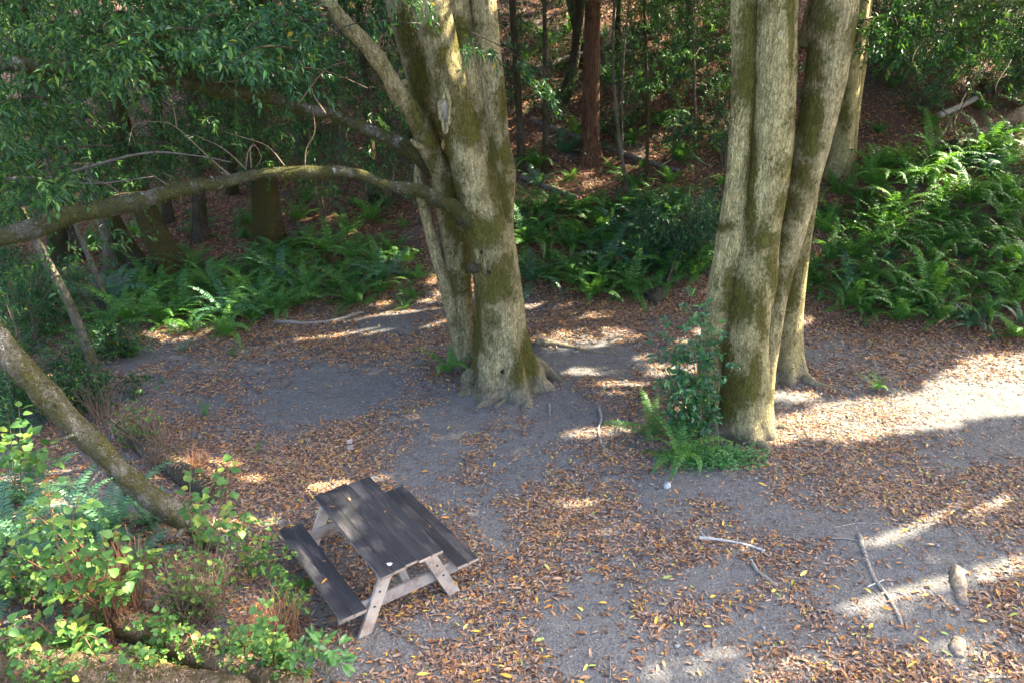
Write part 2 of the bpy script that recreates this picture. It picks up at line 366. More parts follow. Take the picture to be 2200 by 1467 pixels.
def simple(name, c1, c2, sc=20, rough=0.85, bs=0.4, scale=(1, 1, 1), spec=0.2, bd=0.01):
    b = NB(name); v = b.coord(scale, rnd=True); n = b.noise(v, sc, 6, 0.65)
    return b.done(b.bsdf(b.mix(b.ramp(n, [(0.3, 0.0), (0.7, 1.0)]), c1, c2), rough, b.bump(n, bs, bd), spec))
M['twig'] = simple('twig', (0.10, 0.065, 0.045), (0.24, 0.17, 0.11), 60)
M['twig_red'] = simple('twig_brown', (0.10, 0.045, 0.025), (0.26, 0.13, 0.07), 60)
M['twig_green'] = simple('twig_green', (0.14, 0.13, 0.05), (0.26, 0.22, 0.09), 60)
M['twig_pale'] = simple('dead_twig', (0.22, 0.19, 0.14), (0.42, 0.37, 0.28), 60)
M['stick_white'] = simple('bleached_stick', (0.16, 0.15, 0.13), (0.56, 0.54, 0.49), 45)
M['stick'] = simple('weathered_stick', (0.09, 0.078, 0.062), (0.34, 0.30, 0.24), 35)
M['log_dim'] = simple('old_log', (0.06, 0.05, 0.04), (0.20, 0.165, 0.13), 12)
M['rock'] = simple('rock', (0.16, 0.155, 0.15), (0.30, 0.29, 0.28), 14)
M['rock_white'] = simple('pale_rock', (0.26, 0.26, 0.26), (0.46, 0.46, 0.46), 14)
M['dark_hole'] = simple('hollow_wood', (0.012, 0.010, 0.007), (0.04, 0.03, 0.02), 20)
M['scar'] = simple('scar_wood', (0.07, 0.055, 0.035), (0.38, 0.34, 0.25), 9, scale=(1, 1, 0.3), bs=0.8)
M['burl'] = simple('burl_wood', (0.03, 0.028, 0.025), (0.16, 0.15, 0.13), 22, bs=0.9)
M['block'] = simple('cut_wood', (0.24, 0.20, 0.16), (0.36, 0.32, 0.27), 16, scale=(1, 1, 0.2))
M['strap'] = simple('dark_band', (0.02, 0.02, 0.022), (0.05, 0.05, 0.05), 20)
M['dung'] = simple('bird_spatter', (0.62, 0.64, 0.68), (0.8, 0.8, 0.8), 60, rough=0.5)
M['root_wood'] = simple('root_wood', (0.10, 0.075, 0.05), (0.36, 0.29, 0.21), 16, bs=0.9, bd=0.03)
M['mushroom'] = simple('bracket_fungus', (0.35, 0.14, 0.04), (0.55, 0.26, 0.08), 30)

def mat_board(name, c1, c2, worn, wear=0.62, rough=0.55):
    b = NB(name); v = b.coord((1, 0.06, 1), rnd=True); vb = b.coord((1, 0.5, 1), rnd=True)
    g = b.noise(v, 70, 6, 0.7); bl = b.noise(vb, 4, 6, 0.65)
    c = b.mix(b.ramp(g, [(0.3, 0.0), (0.7, 1.0)]), c1, c2)
    c = b.mix(b.ramp(b.math('ADD', bl, b.math('MULTIPLY', b.math('SUBTRACT', g, 0.5), 0.5)), [(wear - 0.05, 0.0), (wear + 0.12, 0.8)]), c, worn)
    c = b.mix(b.ramp(b.noise(b.coord((1, 1, 1), rnd=True), 90, 3), [(0.68, 0.0), (0.74, 0.5)]), c, tuple(min(1, x * 3 + 0.08) for x in c2))
    c = b.mix(1.0, c, b.ramp(b.n('ShaderNodeObjectInfo').outputs['Random'], [(0, (0.62, 0.62, 0.66)), (0.5, (1.0, 0.97, 0.94)), (1, (1.5, 1.38, 1.25))]), 'MULTIPLY')
    return b.done(b.bsdf(c, b.ramp(bl, [(0.3, rough - 0.12), (0.7, rough + 0.2)]), b.bump(b.math('ADD', g, b.math('MULTIPLY', bl, 0.5)), 0.5, 0.004), 0.4))
M['board_dark'] = mat_board('charcoal_paint', (0.010, 0.0105, 0.012), (0.028, 0.0285, 0.032), (0.085, 0.075, 0.07), 0.57)
M['board_pale'] = mat_board('pale_timber', (0.27, 0.235, 0.19), (0.42, 0.375, 0.32), (0.15, 0.085, 0.06), 0.54, 0.75)
M['board_edge'] = mat_board('edge_timber', (0.20, 0.16, 0.12), (0.36, 0.30, 0.23), (0.08, 0.07, 0.06), 0.62, 0.8)

# ground: grey trodden dirt, brown decayed litter where the 'litter' attribute is high
b = NB('forest_floor'); v = b.coord()
lit = b.n('ShaderNodeAttribute', attribute_name='litter').outputs['Fac']
fine = b.noise(v, 55, 6, 0.7); mid = b.noise(v, 5, 5, 0.6); big = b.noise(v, 0.9, 4); grit = b.voro(v, 95)
dirt = b.mix(b.ramp(fine, [(0.3, 0.0), (0.7, 1.0)]), (0.058, 0.058, 0.056), (0.175, 0.172, 0.165))
dirt = b.mix(0.8, dirt, b.ramp(mid, [(0.25, 0.68), (0.75, 1.25)]), 'MULTIPLY')
dirt = b.mix(b.ramp(grit, [(0.08, 0.6), (0.24, 0.0)]), dirt, (0.30, 0.29, 0.275))
dirt = b.mix(b.ramp(b.noise(v, 22, 5, 0.75), [(0.56, 0.0), (0.68, 0.65)]), dirt, (0.06, 0.052, 0.045))
dirt = b.mix(b.ramp(big, [(0.3, 0.0), (0.7, 0.35)]), dirt, (0.16, 0.148, 0.125))
sh_ = b.noise(b.coord((1, 1, 1)), 38, 4, 0.7, 1.5)
brown = b.mix(b.ramp(b.voro(v, 34), [(0.1, 0.0), (0.75, 1.0)]), (0.20, 0.10, 0.056), (0.06, 0.036, 0.026))
brown = b.mix(b.ramp(sh_, [(0.5, 0.0), (0.72, 0.9)]), brown, (0.24, 0.125, 0.065))
f = b.math('ADD', lit, b.math('MULTIPLY', b.math('SUBTRACT', mid, 0.5), 0.8))
c = b.mix(b.ramp(f, [(0.35, 0.0), (0.75, 0.92)]), dirt, brown)
h = b.math('ADD', b.math('ADD', b.math('MULTIPLY', fine, 0.6), b.math('MULTIPLY', b.noise(v, 9, 4), 1.6)), b.math('MULTIPLY', b.voro(v, 30), 0.6))
M['ground'] = b.done(b.bsdf(c, 0.92, b.bump(h, 0.8, 0.03), 0.15))

# ------------------------------------------------------------------ litter density (bare trodden patches and leaf drifts)
BARE = [(700, 830, 170, 55, 6), (1190, 1370, 120, 100, 0), (930, 1010, 90, 55, 20), (1120, 985, 120, 60, -25), (1220, 880, 130, 45, 10),
        (1560, 1040, 130, 35, 5), (1700, 1110, 150, 38, 10), (1960, 1190, 170, 60, 15), (2080, 980, 190, 38, -8), (1980, 1340, 150, 60, 10),
        (2120, 870, 130, 45, -8), (1250, 770, 120, 40, 0), (840, 700, 60, 16, 0), (960, 1350, 110, 45, 0), (1640, 1330, 90, 40, 0),
        (1500, 1440, 150, 40, 0), (1780, 760, 80, 25, 0), (1000, 890, 90, 35, 0), (1440, 1060, 60, 45, 0), (420, 870, 60, 22, 0), (330, 760, 70, 18, 0),
        (1060, 1130, 70, 60, 40), (1560, 1240, 70, 40, 0), (850, 1400, 110, 40, 0), (760, 1440, 80, 30, 0)]
DENSE = [(640, 730, 230, 40, 3), (560, 1020, 170, 60, 0), (1400, 1170, 260, 90, 5), (1480, 1300, 170, 60, 0), (1880, 1010, 220, 60, -5),
         (1150, 1230, 120, 60, 0), (1000, 1420, 180, 70, 0), (1600, 1180, 170, 60, 5), (1330, 680, 170, 50, 0), (2150, 1300, 90, 90, 0),
         (1950, 790, 260, 50, 5), (760, 950, 200, 40, 10), (2100, 1120, 90, 40, 0), (1800, 1440, 250, 40, 0), (1850, 900, 200, 40, -5), (1330, 840, 110, 40, 0)]
def ell(px, py, E, pw=1.0):
    r = np.zeros(len(px))
    for cx, cy, rx, ry, a in E:
        ca, sa = math.cos(R(a)), math.sin(R(a)); dx, dy = px - cx, py - cy
        d2 = ((dx * ca + dy * sa) / rx) ** 2 + ((-dx * sa + dy * ca) / ry) ** 2
        r = np.maximum(r, np.exp(-d2 * 0.85))
    return r
def litter_density(x, y):
    P = np.stack([x, y, terrain(x, y)], 1); px, py, w = project(P); ok = w > 1
    n = 0.5 + 0.9 * n2(x, y, 0.55, 3, 21) + 0.5 * n2(x, y, 2.2, 2, 22)
    d = np.clip(0.37 + 0.6 * (n - 0.5) + 0.32 * ell(px, py, DENSE) * ok - 0.60 * ell(px, py, BARE) * ok + 0.35 * n2(x, y, 5.0, 2, 23), 0.03, 1)
    edge = 16.6 - 0.42 * np.clip(x - 2.5, 0, 9)
    hill = smooth((y - edge + 1.0) / 2.0)
    return d * (1 - hill) + hill * np.clip(0.75 + 0.5 * (n - 0.5), 0.2, 1)

# ------------------------------------------------------------------ terrain sheet
xs = np.unique(np.concatenate([np.linspace(-70, -13, 30), np.linspace(-13, 13, 240), np.linspace(13, 70, 30)]))
ys = np.unique(np.concatenate([np.linspace(-30, 3.5, 15), np.linspace(3.5, 20, 165), np.linspace(20, 34, 90), np.linspace(34, 110, 40)]))
X, Y = np.meshgrid(xs, ys); Z = terrain(X, Y)
nx = len(xs); i = np.arange((len(ys) - 1) * nx).reshape(len(ys) - 1, nx)[:, :-1].ravel()
me = mesh_np('ground', np.stack([X.ravel(), Y.ravel(), Z.ravel()], 1), np.stack([i, i + 1, i + nx + 1, i + nx], 1), None, M['ground'])
ld_ = litter_density(X.ravel(), Y.ravel()); ld_ *= 0.42 + 0.58 * smooth((Y.ravel() - 15.6 + 0.42 * np.clip(X.ravel() - 2.5, 0, 9)) / 2.0)
at_ = me.attributes.new('litter', 'FLOAT', 'POINT'); at_.data.foreach_set('value', ld_.astype(np.float32))
ground = link('ground', me); tag(ground, kind='structure')
ground['label'] = 'grey trodden dirt clearing rising into a leaf strewn hillside'

# ------------------------------------------------------------------ where the sun comes through the canopy
SUNPATCH = [(2000, 880, 400, 42, -7), (2150, 820, 180, 30, -6), (1620, 930, 150, 28, -4), (1850, 900, 200, 45, -5), (2200, 800, 150, 45, 0), (1700, 850, 60, 12, 0),
            (2090, 1092, 180, 17, -12), (1900, 1150, 120, 14, -14), (1930, 1278, 150, 17, -14), (1960, 1305, 110, 8, -14), (2140, 1225, 110, 22, -12), (2000, 1392, 190, 8, -10), (2060, 1420, 150, 7, -10),
            (1290, 1143, 130, 5, -4), (1230, 1083, 80, 8, -3), (1360, 1212, 75, 14, -3), (1290, 927, 75, 11, -5), (1420, 800, 40, 8, 0), (1010, 1102, 60, 4, -2),
            (1260, 727, 110, 22, -3), (1180, 655, 90, 6, -3), (870, 690, 130, 22, -8), (700, 715, 110, 13, -6), (390, 712, 75, 20, -8), (980, 640, 40, 12, 0),
            (730, 1040, 110, 12, -8), (1500, 1412, 170, 9, -9), (1440, 1448, 140, 8, -9), (1720, 1425, 170, 9, -9), (1660, 1460, 150, 8, -9), (1560, 1180, 90, 12, -8), (2120, 1450, 130, 12, -9),
            (1250, 42, 150, 12, -2), (1390, 100, 70, 6, -2), (1160, 75, 40, 6, 0), (1310, 300, 45, 5, -3), (1420, 345, 50, 5, -3), (1480, 170, 40, 5, 0), (1200, 55, 90, 12, -2), (1330, 70, 90, 10, -2), (1230, 320, 40, 6, -2), (1360, 380, 60, 6, -3), (1180, 420, 40, 5, -3), (1290, 200, 60, 7, -3), (1500, 240, 50, 8, 0), (640, 470, 70, 8, -3), (860, 560, 40, 8, 0), (1560, 280, 60, 6, 0),
            (1830, 545, 120, 32, -14), (1950, 470, 130, 32, -12), (2020, 400, 90, 16, -8), (2160, 640, 80, 22, -4), (2090, 690, 90, 16, -5), (1990, 620, 40, 10, 0),
            (720, 505, 60, 7, -3), (560, 480, 60, 6, -3), (690, 265, 30, 8, 0), (1480, 590, 50, 10, 0), (1330, 560, 70, 9, -4), (1200, 500, 40, 8, 0), (800, 580, 40, 10, 0), (480, 640, 40, 9, 0)]
def lit(P):
    """True where a leaf at P would shade one of the sun flecks"""
    k = P[:, 2] / S[2]; G = P - S * k[:, None]
    for _ in range(5):
        k = (P[:, 2] - terrain(G[:, 0], G[:, 1])) / S[2] * 0.7 + k * 0.3
        G = P - S * k[:, None]
    px, py, w = project(G)
    r = np.full(len(P), -9.0)
    wob = 0.6 * n2(px * 0.012, py * 0.05, 1.0, 3, 31) + 0.45 * n2(px * 0.03, py * 0.13, 1.0, 2, 32)
    for cx, cy, rx, ry, a in SUNPATCH:
        ca, sa = math.cos(R(a)), math.sin(R(a)); dx, dy = px - cx, py - cy
        r = np.maximum(r, 1.0 - ((dx * ca + dy * sa) / rx) ** 2 - ((-dx * sa + dy * ca) / ry) ** 2)
    m = (r + wob > 0.0) & (w > 1)
    # broken sun over the foreground scrub on the left
    scrub = (px > -200) & (px < 620) & (py > 985) & (py < 1700) & (w > 1)
    m |= scrub & (n2(G[:, 0], G[:, 1], 1.9, 2, 44) > 0.02)
    for c, rad in SUNTUBES:
        q = P - c; d = q - (q @ S)[:, None] * S
        m |= (np.linalg.norm(d, axis=1) < rad) & ((q @ S) > 0)
    return m
SUNTUBES = []
def suntube(px, py, Yy, rad): SUNTUBES.append((at(px, py, Yy), rad))

# ------------------------------------------------------------------ trees
TREES = []
def new_tree(name, label, cat, base, group=None, leaf='bay_far', crown=True):
    base = np.array(base, float)
    t = thing(name, label, cat, tuple(base), 0, group)
    rec = dict(o=t, base=base, leaf=leaf, acc=Acc(), tw=Acc(), seen=Acc(), crown=crown)
    TREES.append(rec); return rec
def pts3(spec, Ys):
    n = len(spec)
    if not hasattr(Ys, '__len__'): Ys = [Ys] * n
    elif len(Ys) == 2 and n != 2:
        Ys = np.linspace(Ys[0], Ys[1], n)
    out = []
    for (px, py, w), yy in zip(spec, Ys):
        p = at(px, py, yy); out.append((*p, pxr(w, p)))
    return np.array(out)
def stem(tree, name, spec, Ys, mat, ztop=None, sides=28, step=0.09, rough=0.10, rsc=2.2, flare=None, seed=0, sink=0.25, taper=0.55, parent=None, wob=0.0):
    P = pts3(spec, Ys)
    if sink:
        d = unit(P[1, :3] - P[0, :3]); b0 = P[0].copy(); b0[:3] -= d * sink; P = np.vstack([b0, P])
    if ztop is not None:
        d = unit(P[-1, :3] - P[-3, :3]); d = unit(d + np.array([0, 0, 0.35])); h = max(ztop - P[-1, 2], 0.5); e = []
        for k in (0.35, 0.7, 1.0):
            q = P[-1].copy(); q[:3] += d * h * k / max(d[2], 0.3); q[3] *= 1 - (1 - taper) * k; e.append(q)
        P = np.vstack([P, e])
    C = spline(P, step); C[:, 3] = np.maximum(C[:, 3], 0.003)
    if wob: C[:, :3] += wob * np.stack([fbm(C[:, :3] * 1.6 + 7 * k_, 3, seed + k_) for k_ in range(3)], 1); C[:, 3] *= 1 + .22 * fbm(C[:, :3] * 3.1, 2, seed + 8)
    V, Q, T = tube(C[:, :3], C[:, 3], sides, rough, rsc, seed, flare)
    o = part(name, parent or tree['o'], V, Q, T, mat)
    if len(V) > 1500:
        qx, qy, w_ = project(V); m_ = np.zeros(len(V))
        for cx, cy, rx, ry in MOSS: m_ = np.maximum(m_, np.exp(-((qx - cx) / rx) ** 2 - ((qy - cy) / ry) ** 2))
        a_ = o.data.attributes.new('moss', 'FLOAT', 'POINT'); a_.data.foreach_set('value', m_.astype(np.float32))
    return o, C
MOSS = [(1012, 265, 28, 60), (900, 200, 26, 120), (930, 300, 24, 60), (1078, 420, 24, 80), (1086, 330, 18, 40), (1045, 500, 40, 45), (1062, 605, 50, 55), (1060, 320, 16, 70), (930, 60, 30, 36), (948, 118, 24, 36), (995, 80, 30, 50),
        (1140, 770, 22, 60), (1008, 560, 13, 120), (1022, 700, 12, 90), (975, 420, 26, 60), (1010, 800, 20, 40), (1080, 240, 12, 60), (870, 60, 18, 60), (1115, 800, 20, 40), (1060, 690, 26, 30), (965, 640, 16, 50), (960, 330, 12, 60),
        (1610, 60, 20, 75), (1604, 160, 20, 70), (1618, 300, 9, 120), (1612, 430, 11, 110), (1560, 488, 28, 13), (1650, 520, 34, 24), (1580, 640, 30, 60), (1560, 760, 18, 70), (1600, 830, 50, 50), (1640, 680, 14, 90), (1625, 780, 22, 50), (1550, 880, 30, 40), (1700, 0, 8, 200),
        (1770, 50, 42, 60), (1745, 130, 36, 55), (1735, 250, 34, 60), (1742, 310, 34, 40), (1712, 370, 34, 38), (1700, 440, 34, 40), (1665, 600, 18, 60), (1668, 660, 14, 60), (1700, 620, 16, 40), (1838, 70, 12, 50), (1815, 240, 14, 40), (1600, 950, 50, 20), (1660, 560, 16, 60)]
def fuzz(parent, C, mat, density, length=0.03, hang=0.6, side=None, seed=3, wid=0.006):
    """moss strands growing from a limb with axis C (xyz r)"""
    g = np.random.default_rng(seed); seg = np.linalg.norm(np.diff(C[:, :3], axis=0), axis=1); tot = seg.sum()
    n = int(density * tot); i = g.choice(len(seg), n, p=seg / tot); f = g.random(n)[:, None]
    p = C[i, :3] * (1 - f) + C[i + 1, :3] * f; r = C[i, 3]
    keep = fbm(p * 2.6, 2, seed) > -0.25; p, r = p[keep], r[keep]; n = len(p)
    T = unit(C[i + 1, :3] - C[i, :3])[keep]; a = g.normal(size=(n, 3)); a = unit(a - T * (a * T).sum(1)[:, None])
    base = p + a * (r * 0.97)[:, None]; d = a * 0.8 + g.normal(size=(n, 3)) * 0.5; d[:, 2] -= hang * g.random(n)
    L = length * g.uniform(0.4, 1.6, n); V, Tt = leaves(base, d, g.normal(size=(n, 3)) + a, L, wid, 0.2, 0.0)
    return part('moss', parent, V, None, Tt, mat, kind='stuff')
def root(tree, pix, r0, r1, mat, seed=0, lift=0.3):
    P = []
    for k, (px, py) in enumerate(pix):
        q = gp(px, py); t = k / (len(pix) - 1); r = r0 + (r1 - r0) * t; P.append((q[0], q[1], q[2] + r * lift * (1 - 1.4 * t), r))
    C = spline(np.array(P), 0.05); V, Q, T = tube(C[:, :3], np.maximum(C[:, 3], 0.008), 12, 0.25, 5, seed)
    return part('root', tree['o'], V, Q, T, mat)
def disc_part(name, tree, c, nrm, rx, rz, mat, rim=None, seed=0, depth=0.03, rim_w=0.3, parent=None):
    """a knot hole or scar: a raised rim around a recessed dark disc, in the plane facing nrm"""
    nrm = unit(np.array(nrm, float)); up = np.array([0, 0, 1.0]); sx = unit(np.cross(up, nrm)); sz = np.cross(nrm, sx)
    k = 18; a = np.arange(k) * 2 * math.pi / k; g = np.random.default_rng(seed); wob = 1 + 0.26 * (g.normal(size=k) + np.roll(g.normal(size=k), 1)) * .7
    ring = np.cos(a)[:, None] * sx * rx + np.sin(a)[:, None] * sz * rz; ring = ring * wob[:, None]
    V = [c + ring + nrm * 0.006, c + ring * 0.6 - nrm * depth * 0.5 + nrm * 0.004]; V = np.vstack(V + [c - nrm * depth * 0.6 + nrm * 0.004])
    i = np.arange(k); j = (i + 1) % k
    o = part(name, parent or tree['o'], V, np.stack([i, j, j + k, i + k], 1), np.stack([i + k, j + k, np.full(k, 2 * k)], 1), mat)
    if rim:
        R1 = spline(np.hstack([np.vstack([c + ring * 1.08, (c + ring * 1.08)[:1]]), np.full((k + 1, 1), rim_w * rx)]), 0.02)
        V, Q, T = tube(R1[:, :3], R1[:, 3], 8, 0.3, 9, seed, cap=False); part('rim', o, V, Q, T, rim)
    return o

# --- left clump of fused stems
LB = gp(1090, 838); LY = LB[1]
LT = new_tree('bay_tree', 'large mossy bay tree of fused leaning stems with flared roots and long limbs', 'tree', LB, leaf='bay')
YL = LY + 0.18
front, CF = stem(LT, 'trunk', [(1090, 842, 118), (1086, 800, 116), (1080, 740, 106), (1073, 660, 102), (1062, 580, 100), (1046, 500, 92), (1016, 400, 78), (992, 300, 76), (966, 200, 78), (944, 100, 82), (922, 0, 86)],
      YL, M['bark_left'], 13, 72, 0.04, 0.13, 2.6, (LB[2], 0.62, 0.38, 6, 1.0), 1)
o, CM = stem(LT, 'trunk', [(1098, 800, 80), (1090, 700, 74), (1078, 600, 68), (1062, 500, 66), (1046, 400, 68), (1024, 300, 66), (1006, 200, 66), (988, 100, 72), (968, 0, 80)], YL + 0.30, M['bark_left'], 13, 44, 0.05, 0.13, 2.6, None, 2)
o, CR = stem(LT, 'trunk', [(1112, 780, 66), (1104, 700, 54), (1094, 600, 50), (1082, 500, 46), (1077, 430, 58), (1076, 370, 66), (1066, 300, 62), (1058, 200, 58), (1046, 100, 58), (1036, 0, 58)], YL + 0.36, M['bark_left'], 12, 36, 0.06, 0.10, 2.4, None, 3)
o, CB = stem(LT, 'trunk', [(1006, 775, 60), (1000, 720, 56), (986, 620, 56), (978, 520, 60), (964, 440, 56), (938, 330, 52), (908, 220, 48), (886, 120, 52), (856, 0, 58)], YL + 0.75, M['bark_left'], 12, 36, 0.06, 0.08, 2.0, (LB[2], 0.3, 0.3, 4, 0.3), 4)
o, C4 = stem(LT, 'trunk', [(1000, 780, 34), (985, 720, 34), (962, 630, 30), (935, 540, 26), (912, 450, 24), (900, 390, 24), (905, 345, 26)], [YL + 0.62, YL + 0.62, YL + 0.6, YL + 0.6, YL + 0.6, YL + 0.62, YL + 0.7], M['bark_left'], None, 18, 0.06, 0.08, 3.0, None, 5)
def limb(tree, spec, Ys, mat, name='branch', dens=900, seed=0, sides=18, moss=True, length=0.032):
    o, C = stem(tree, name, spec, Ys, mat, None, sides, 0.06, 0.18, 4.5, None, seed, 0, wob=0.10)
    if moss: fuzz(o, C, M['moss'], dens, length, 0.7, seed=seed + 50)
    return o, C
oA, CA = limb(LT, [(1040, 496, 67), (985, 460, 42), (940, 432, 28), (880, 405, 25), (800, 386, 23), (700, 370, 23), (600, 370, 24), (500, 384, 26), (400, 408, 30), (300, 432, 32), (150, 468, 37), (0, 510, 42), (-150, 560, 46)],
              np.linspace(YL, 9.0, 13), M['bark_limb'], dens=1100, seed=11)
oB, CBb = limb(LT, [(945, 365, 34), (905, 342, 29), (850, 305, 27), (740, 260, 24), (650, 236, 24), (530, 205, 26), (400, 178, 26), (300, 163, 28), (130, 147, 31), (0, 138, 32), (-200, 130, 34)],
              np.linspace(YL + 0.55, 9.8, 11), M['bark_limb'], dens=1000, seed=12, length=0.045)
oC, CC = limb(LT, [(965, 430, 59), (936, 340, 51), (886, 235, 44), (830, 150, 39), (760, 70, 36), (690, 0, 34), (560, -130, 31)],
              np.linspace(YL + 0.45, YL - 0.9, 7), M['bark_left'], dens=500, seed=13, sides=24)
# thin dead twigs standing on the limbs
def twigs(tree, parent, lst, Ys, mat, w=3.2, seed=0):
    for k, pl in enumerate(lst):
        P = pts3([(x, y, w * (1 - 0.7 * i / max(len(pl) - 1, 1))) for i, (x, y) in enumerate(pl)], Ys)
        C = spline(P, 0.08); V, Q, T = tube(C[:, :3], np.maximum(C[:, 3], 0.003), 5, 0.1, 5, seed + k); part('twig', parent, V, Q, T, mat)
twigs(LT, oA, [[(500, 385), (440, 330), (380, 275), (345, 262), (285, 272), (292, 316)], [(530, 366), (480, 320), (412, 288)], [(528, 366), (532, 330), (545, 310), (562, 340), (545, 365)], [(612, 358), (575, 315), (520, 295), (475, 282)],
                  [(655, 360), (658, 320), (676, 285), (672, 230)], [(365, 402), (340, 385), (318, 370)], [(380, 275), (370, 215)], [(260, 420), (230, 395), (180, 385)], [(505, 384), (455, 345), (445, 335)], [(540, 362), (538, 320), (550, 312)]],
      10.6, M['twig'], 3.0)
twigs(LT, oB, [[(300, 150), (330, 105), (380, 60), (300, 35)], [(450, 180), (500, 175), (560, 165)], [(640, 225), (700, 150), (760, 130)], [(700, 245), (672, 200), (664, 150)], [(110, 135), (135, 108)], [(580, 160), (650, 145), (720, 160), (790, 190)]], 11.0, M['twig'], 3.2)
# long dead branch crossing behind limb A
twigs(LT, oA, [[(150, 370), (310, 330), (420, 335), (500, 350)], [(15, 385), (110, 382), (200, 395), (330, 380)], [(95, 318), (100, 360), (112, 385)]], 10.9, M['log_dim'], 7)
# knots, scar, burl
sc_ = at(957, 243, YL - pxr(84, at(957, 243, YL)) * 0.98)
disc_part('knot_scar', LT, sc_, (-0.25, -1, 0.12), 0.085, 0.25, M['scar'], M['bark_left'], 5, 0.05, 0.32)
for px, py, r in ((1037, 525, 0.028), (1053, 567, 0.036), (1080, 772, 0.035)):
    c_ = at(px, py, YL); c_[1] -= pxr(112, c_) * 1.10; disc_part('knot_hole', LT, c_, (-0.1, -1, 0.15), r, r * 1.15, M['dark_hole'], None, px, 0.04, 0.22)
c_ = at(1022, 563, YL); c_[1] -= pxr(100, c_) * 0.85; a_ = np.linspace(0, 1, 7)[:, None]
P_ = np.hstack([c_ + (a_ - 0.5) * np.array([0.26, -0.05, -0.03]) + np.array([-0.02, -0.04, 0]), 0.075 * np.sin(a_ * math.pi) ** 0.6 + 0.005])
P_ = spline(P_, .02); V, Q, T = tube(P_[:, :3], P_[:, 3], 18, 0.6, 14, 7); part('burl', LT['o'], V, Q, T, M['bark_dim'])
for k, (pix, r0, r1) in enumerate([([(1068, 842), (1050, 862), (1022, 876)], 0.22, 0.03), ([(1150, 800), (1155, 830), (1110, 846), (1062, 874)], 0.17, 0.03), ([(1150, 740), (1200, 742), (1270, 756), (1330, 760)], 0.10, 0.015),
        ([(1000, 770), (940, 776), (860, 790)], 0.08, 0.015), ([(1020, 820), (1005, 842), (985, 852)], 0.25, 0.06), ([(1140, 790), (1178, 806), (1205, 818)], 0.22, 0.04), ([(1110, 820), (1120, 850), (1145, 866)], 0.19, 0.04)]):
    root(LT, pix, r0, r1, M['bark_left'], k)

# --- right clump
RB = gp(1572, 950); RY = RB[1] + 0.35
RT = new_tree('bay_tree', 'pale smooth barked bay tree of two fused trunks with a mossy leaning stem', 'tree', RB, leaf='bay')
stem(RT, 'trunk', [(1592, 958, 118), (1594, 900, 112), (1598, 800, 104), (1604, 700, 92), (1620, 600, 92), (1636, 500, 78), (1650, 400, 82), (1660, 300, 86), (1665, 200, 86), (1668, 100, 88), (1670, 0, 88)], RY, M['bark'], 13, 60, 0.045, 0.09, 2.4, (RB[2], 0.16, 0.22, 5, 2.1), 21)
stem(RT, 'trunk', [(1540, 950, 74), (1530, 880, 66), (1528, 800, 60), (1540, 700, 62), (1556, 600, 62), (1572, 500, 60), (1586, 400, 56), (1592, 300, 54), (1598, 200, 54), (1600, 100, 56), (1600, 0, 58)], RY + 0.12, M['bark'], 13, 52, 0.045, 0.09, 2.4, (RB[2], 0.22, 0.2, 4, 0.4), 22)
oR3, _ = stem(RT, 'trunk', [(1628, 930, 60), (1632, 820, 62), (1645, 720, 66), (1664, 620, 62), (1692, 520, 62), (1722, 400, 70), (1748, 300, 76), (1768, 200, 84), (1783, 100, 92), (1792, 0, 104)], RY + 0.32, M['bark_left'], 13, 44, 0.06, 0.07, 1.8, (RB[2], 0.4, 0.25, 3, 3.0), 23)
for k, (pix, r0, r1) in enumerate([([(1625, 925), (1660, 915), (1700, 922)], 0.16, 0.03), ([(1520, 935), (1490, 940), (1470, 950)], 0.12, 0.03), ([(1610, 945), (1640, 960), (1652, 975)], 0.12, 0.03)]): root(RT, pix, r0, r1, M['bark'], k + 20)
c_ = at(1521, 865, RY); c_[1] -= 0.22; disc_part('knot_hole', RT, c_, (-0.3, -1, 0.1), 0.05, 0.14, M['dark_hole'], M['bark'], 9, 0.05, 0.5)
# --- tree standing just behind the right clump
BB = gp(1685, 815); BY = BB[1] + 0.2
BT = new_tree('bay_tree', 'single pale bay trunk with grey flared foot close behind the leaning stem', 'tree', BB, leaf='bay')
stem(BT, 'trunk', [(1684, 822, 74), (1690, 760, 62), (1697, 680, 54), (1708, 600, 46), (1722, 500, 44), (1738, 400, 44), (1754, 300, 44), (1768, 200, 46), (1782, 100, 48), (1792, 0, 50)], BY, M['bark'], 12, 40, 0.06, 0.07, 2.0, (BB[2], 0.45, 0.3, 4, 1.4), 31)
for k, (pix, r0, r1) in enumerate([([(1700, 800), (1735, 818), (1760, 828), (1800, 835)], 0.15, 0.02), ([(1670, 815), (1650, 828), (1640, 835)], 0.1, 0.03)]): root(BT, pix, r0, r1, M['bark'], k + 30)
# --- third tree up the bank with a thin companion stem
TB = gp(1806, 385); TY = TB[1] + 0.15
TT = new_tree('bay_tree', 'straight beige trunk with a thin companion stem at the foot of the fern slope', 'tree', TB, leaf='bay')
stem(TT, 'trunk', [(1803, 392, 56), (1808, 330, 46), (1816, 250, 44), (1826, 160, 46), (1836, 80, 46), (1845, 0, 46)], TY, M['bark'], 15, 32, 0.08, 0.06, 2.0, (TB[2], 0.25, 0.3, 4, 0.5), 41)
stem(TT, 'trunk', [(1828, 384, 20), (1834, 300, 15), (1842, 220, 16), (1852, 140, 18), (1858, 60, 22), (1862, 0, 24)], TY + 0.25, M['bark'], 14, 20, 0.1, 0.06, 2.0, None, 42)
suntube(1860, 70, TY, 0.45); suntube(1857, 20, TY, 0.4); suntube(1838, 190, TY, 0.22)

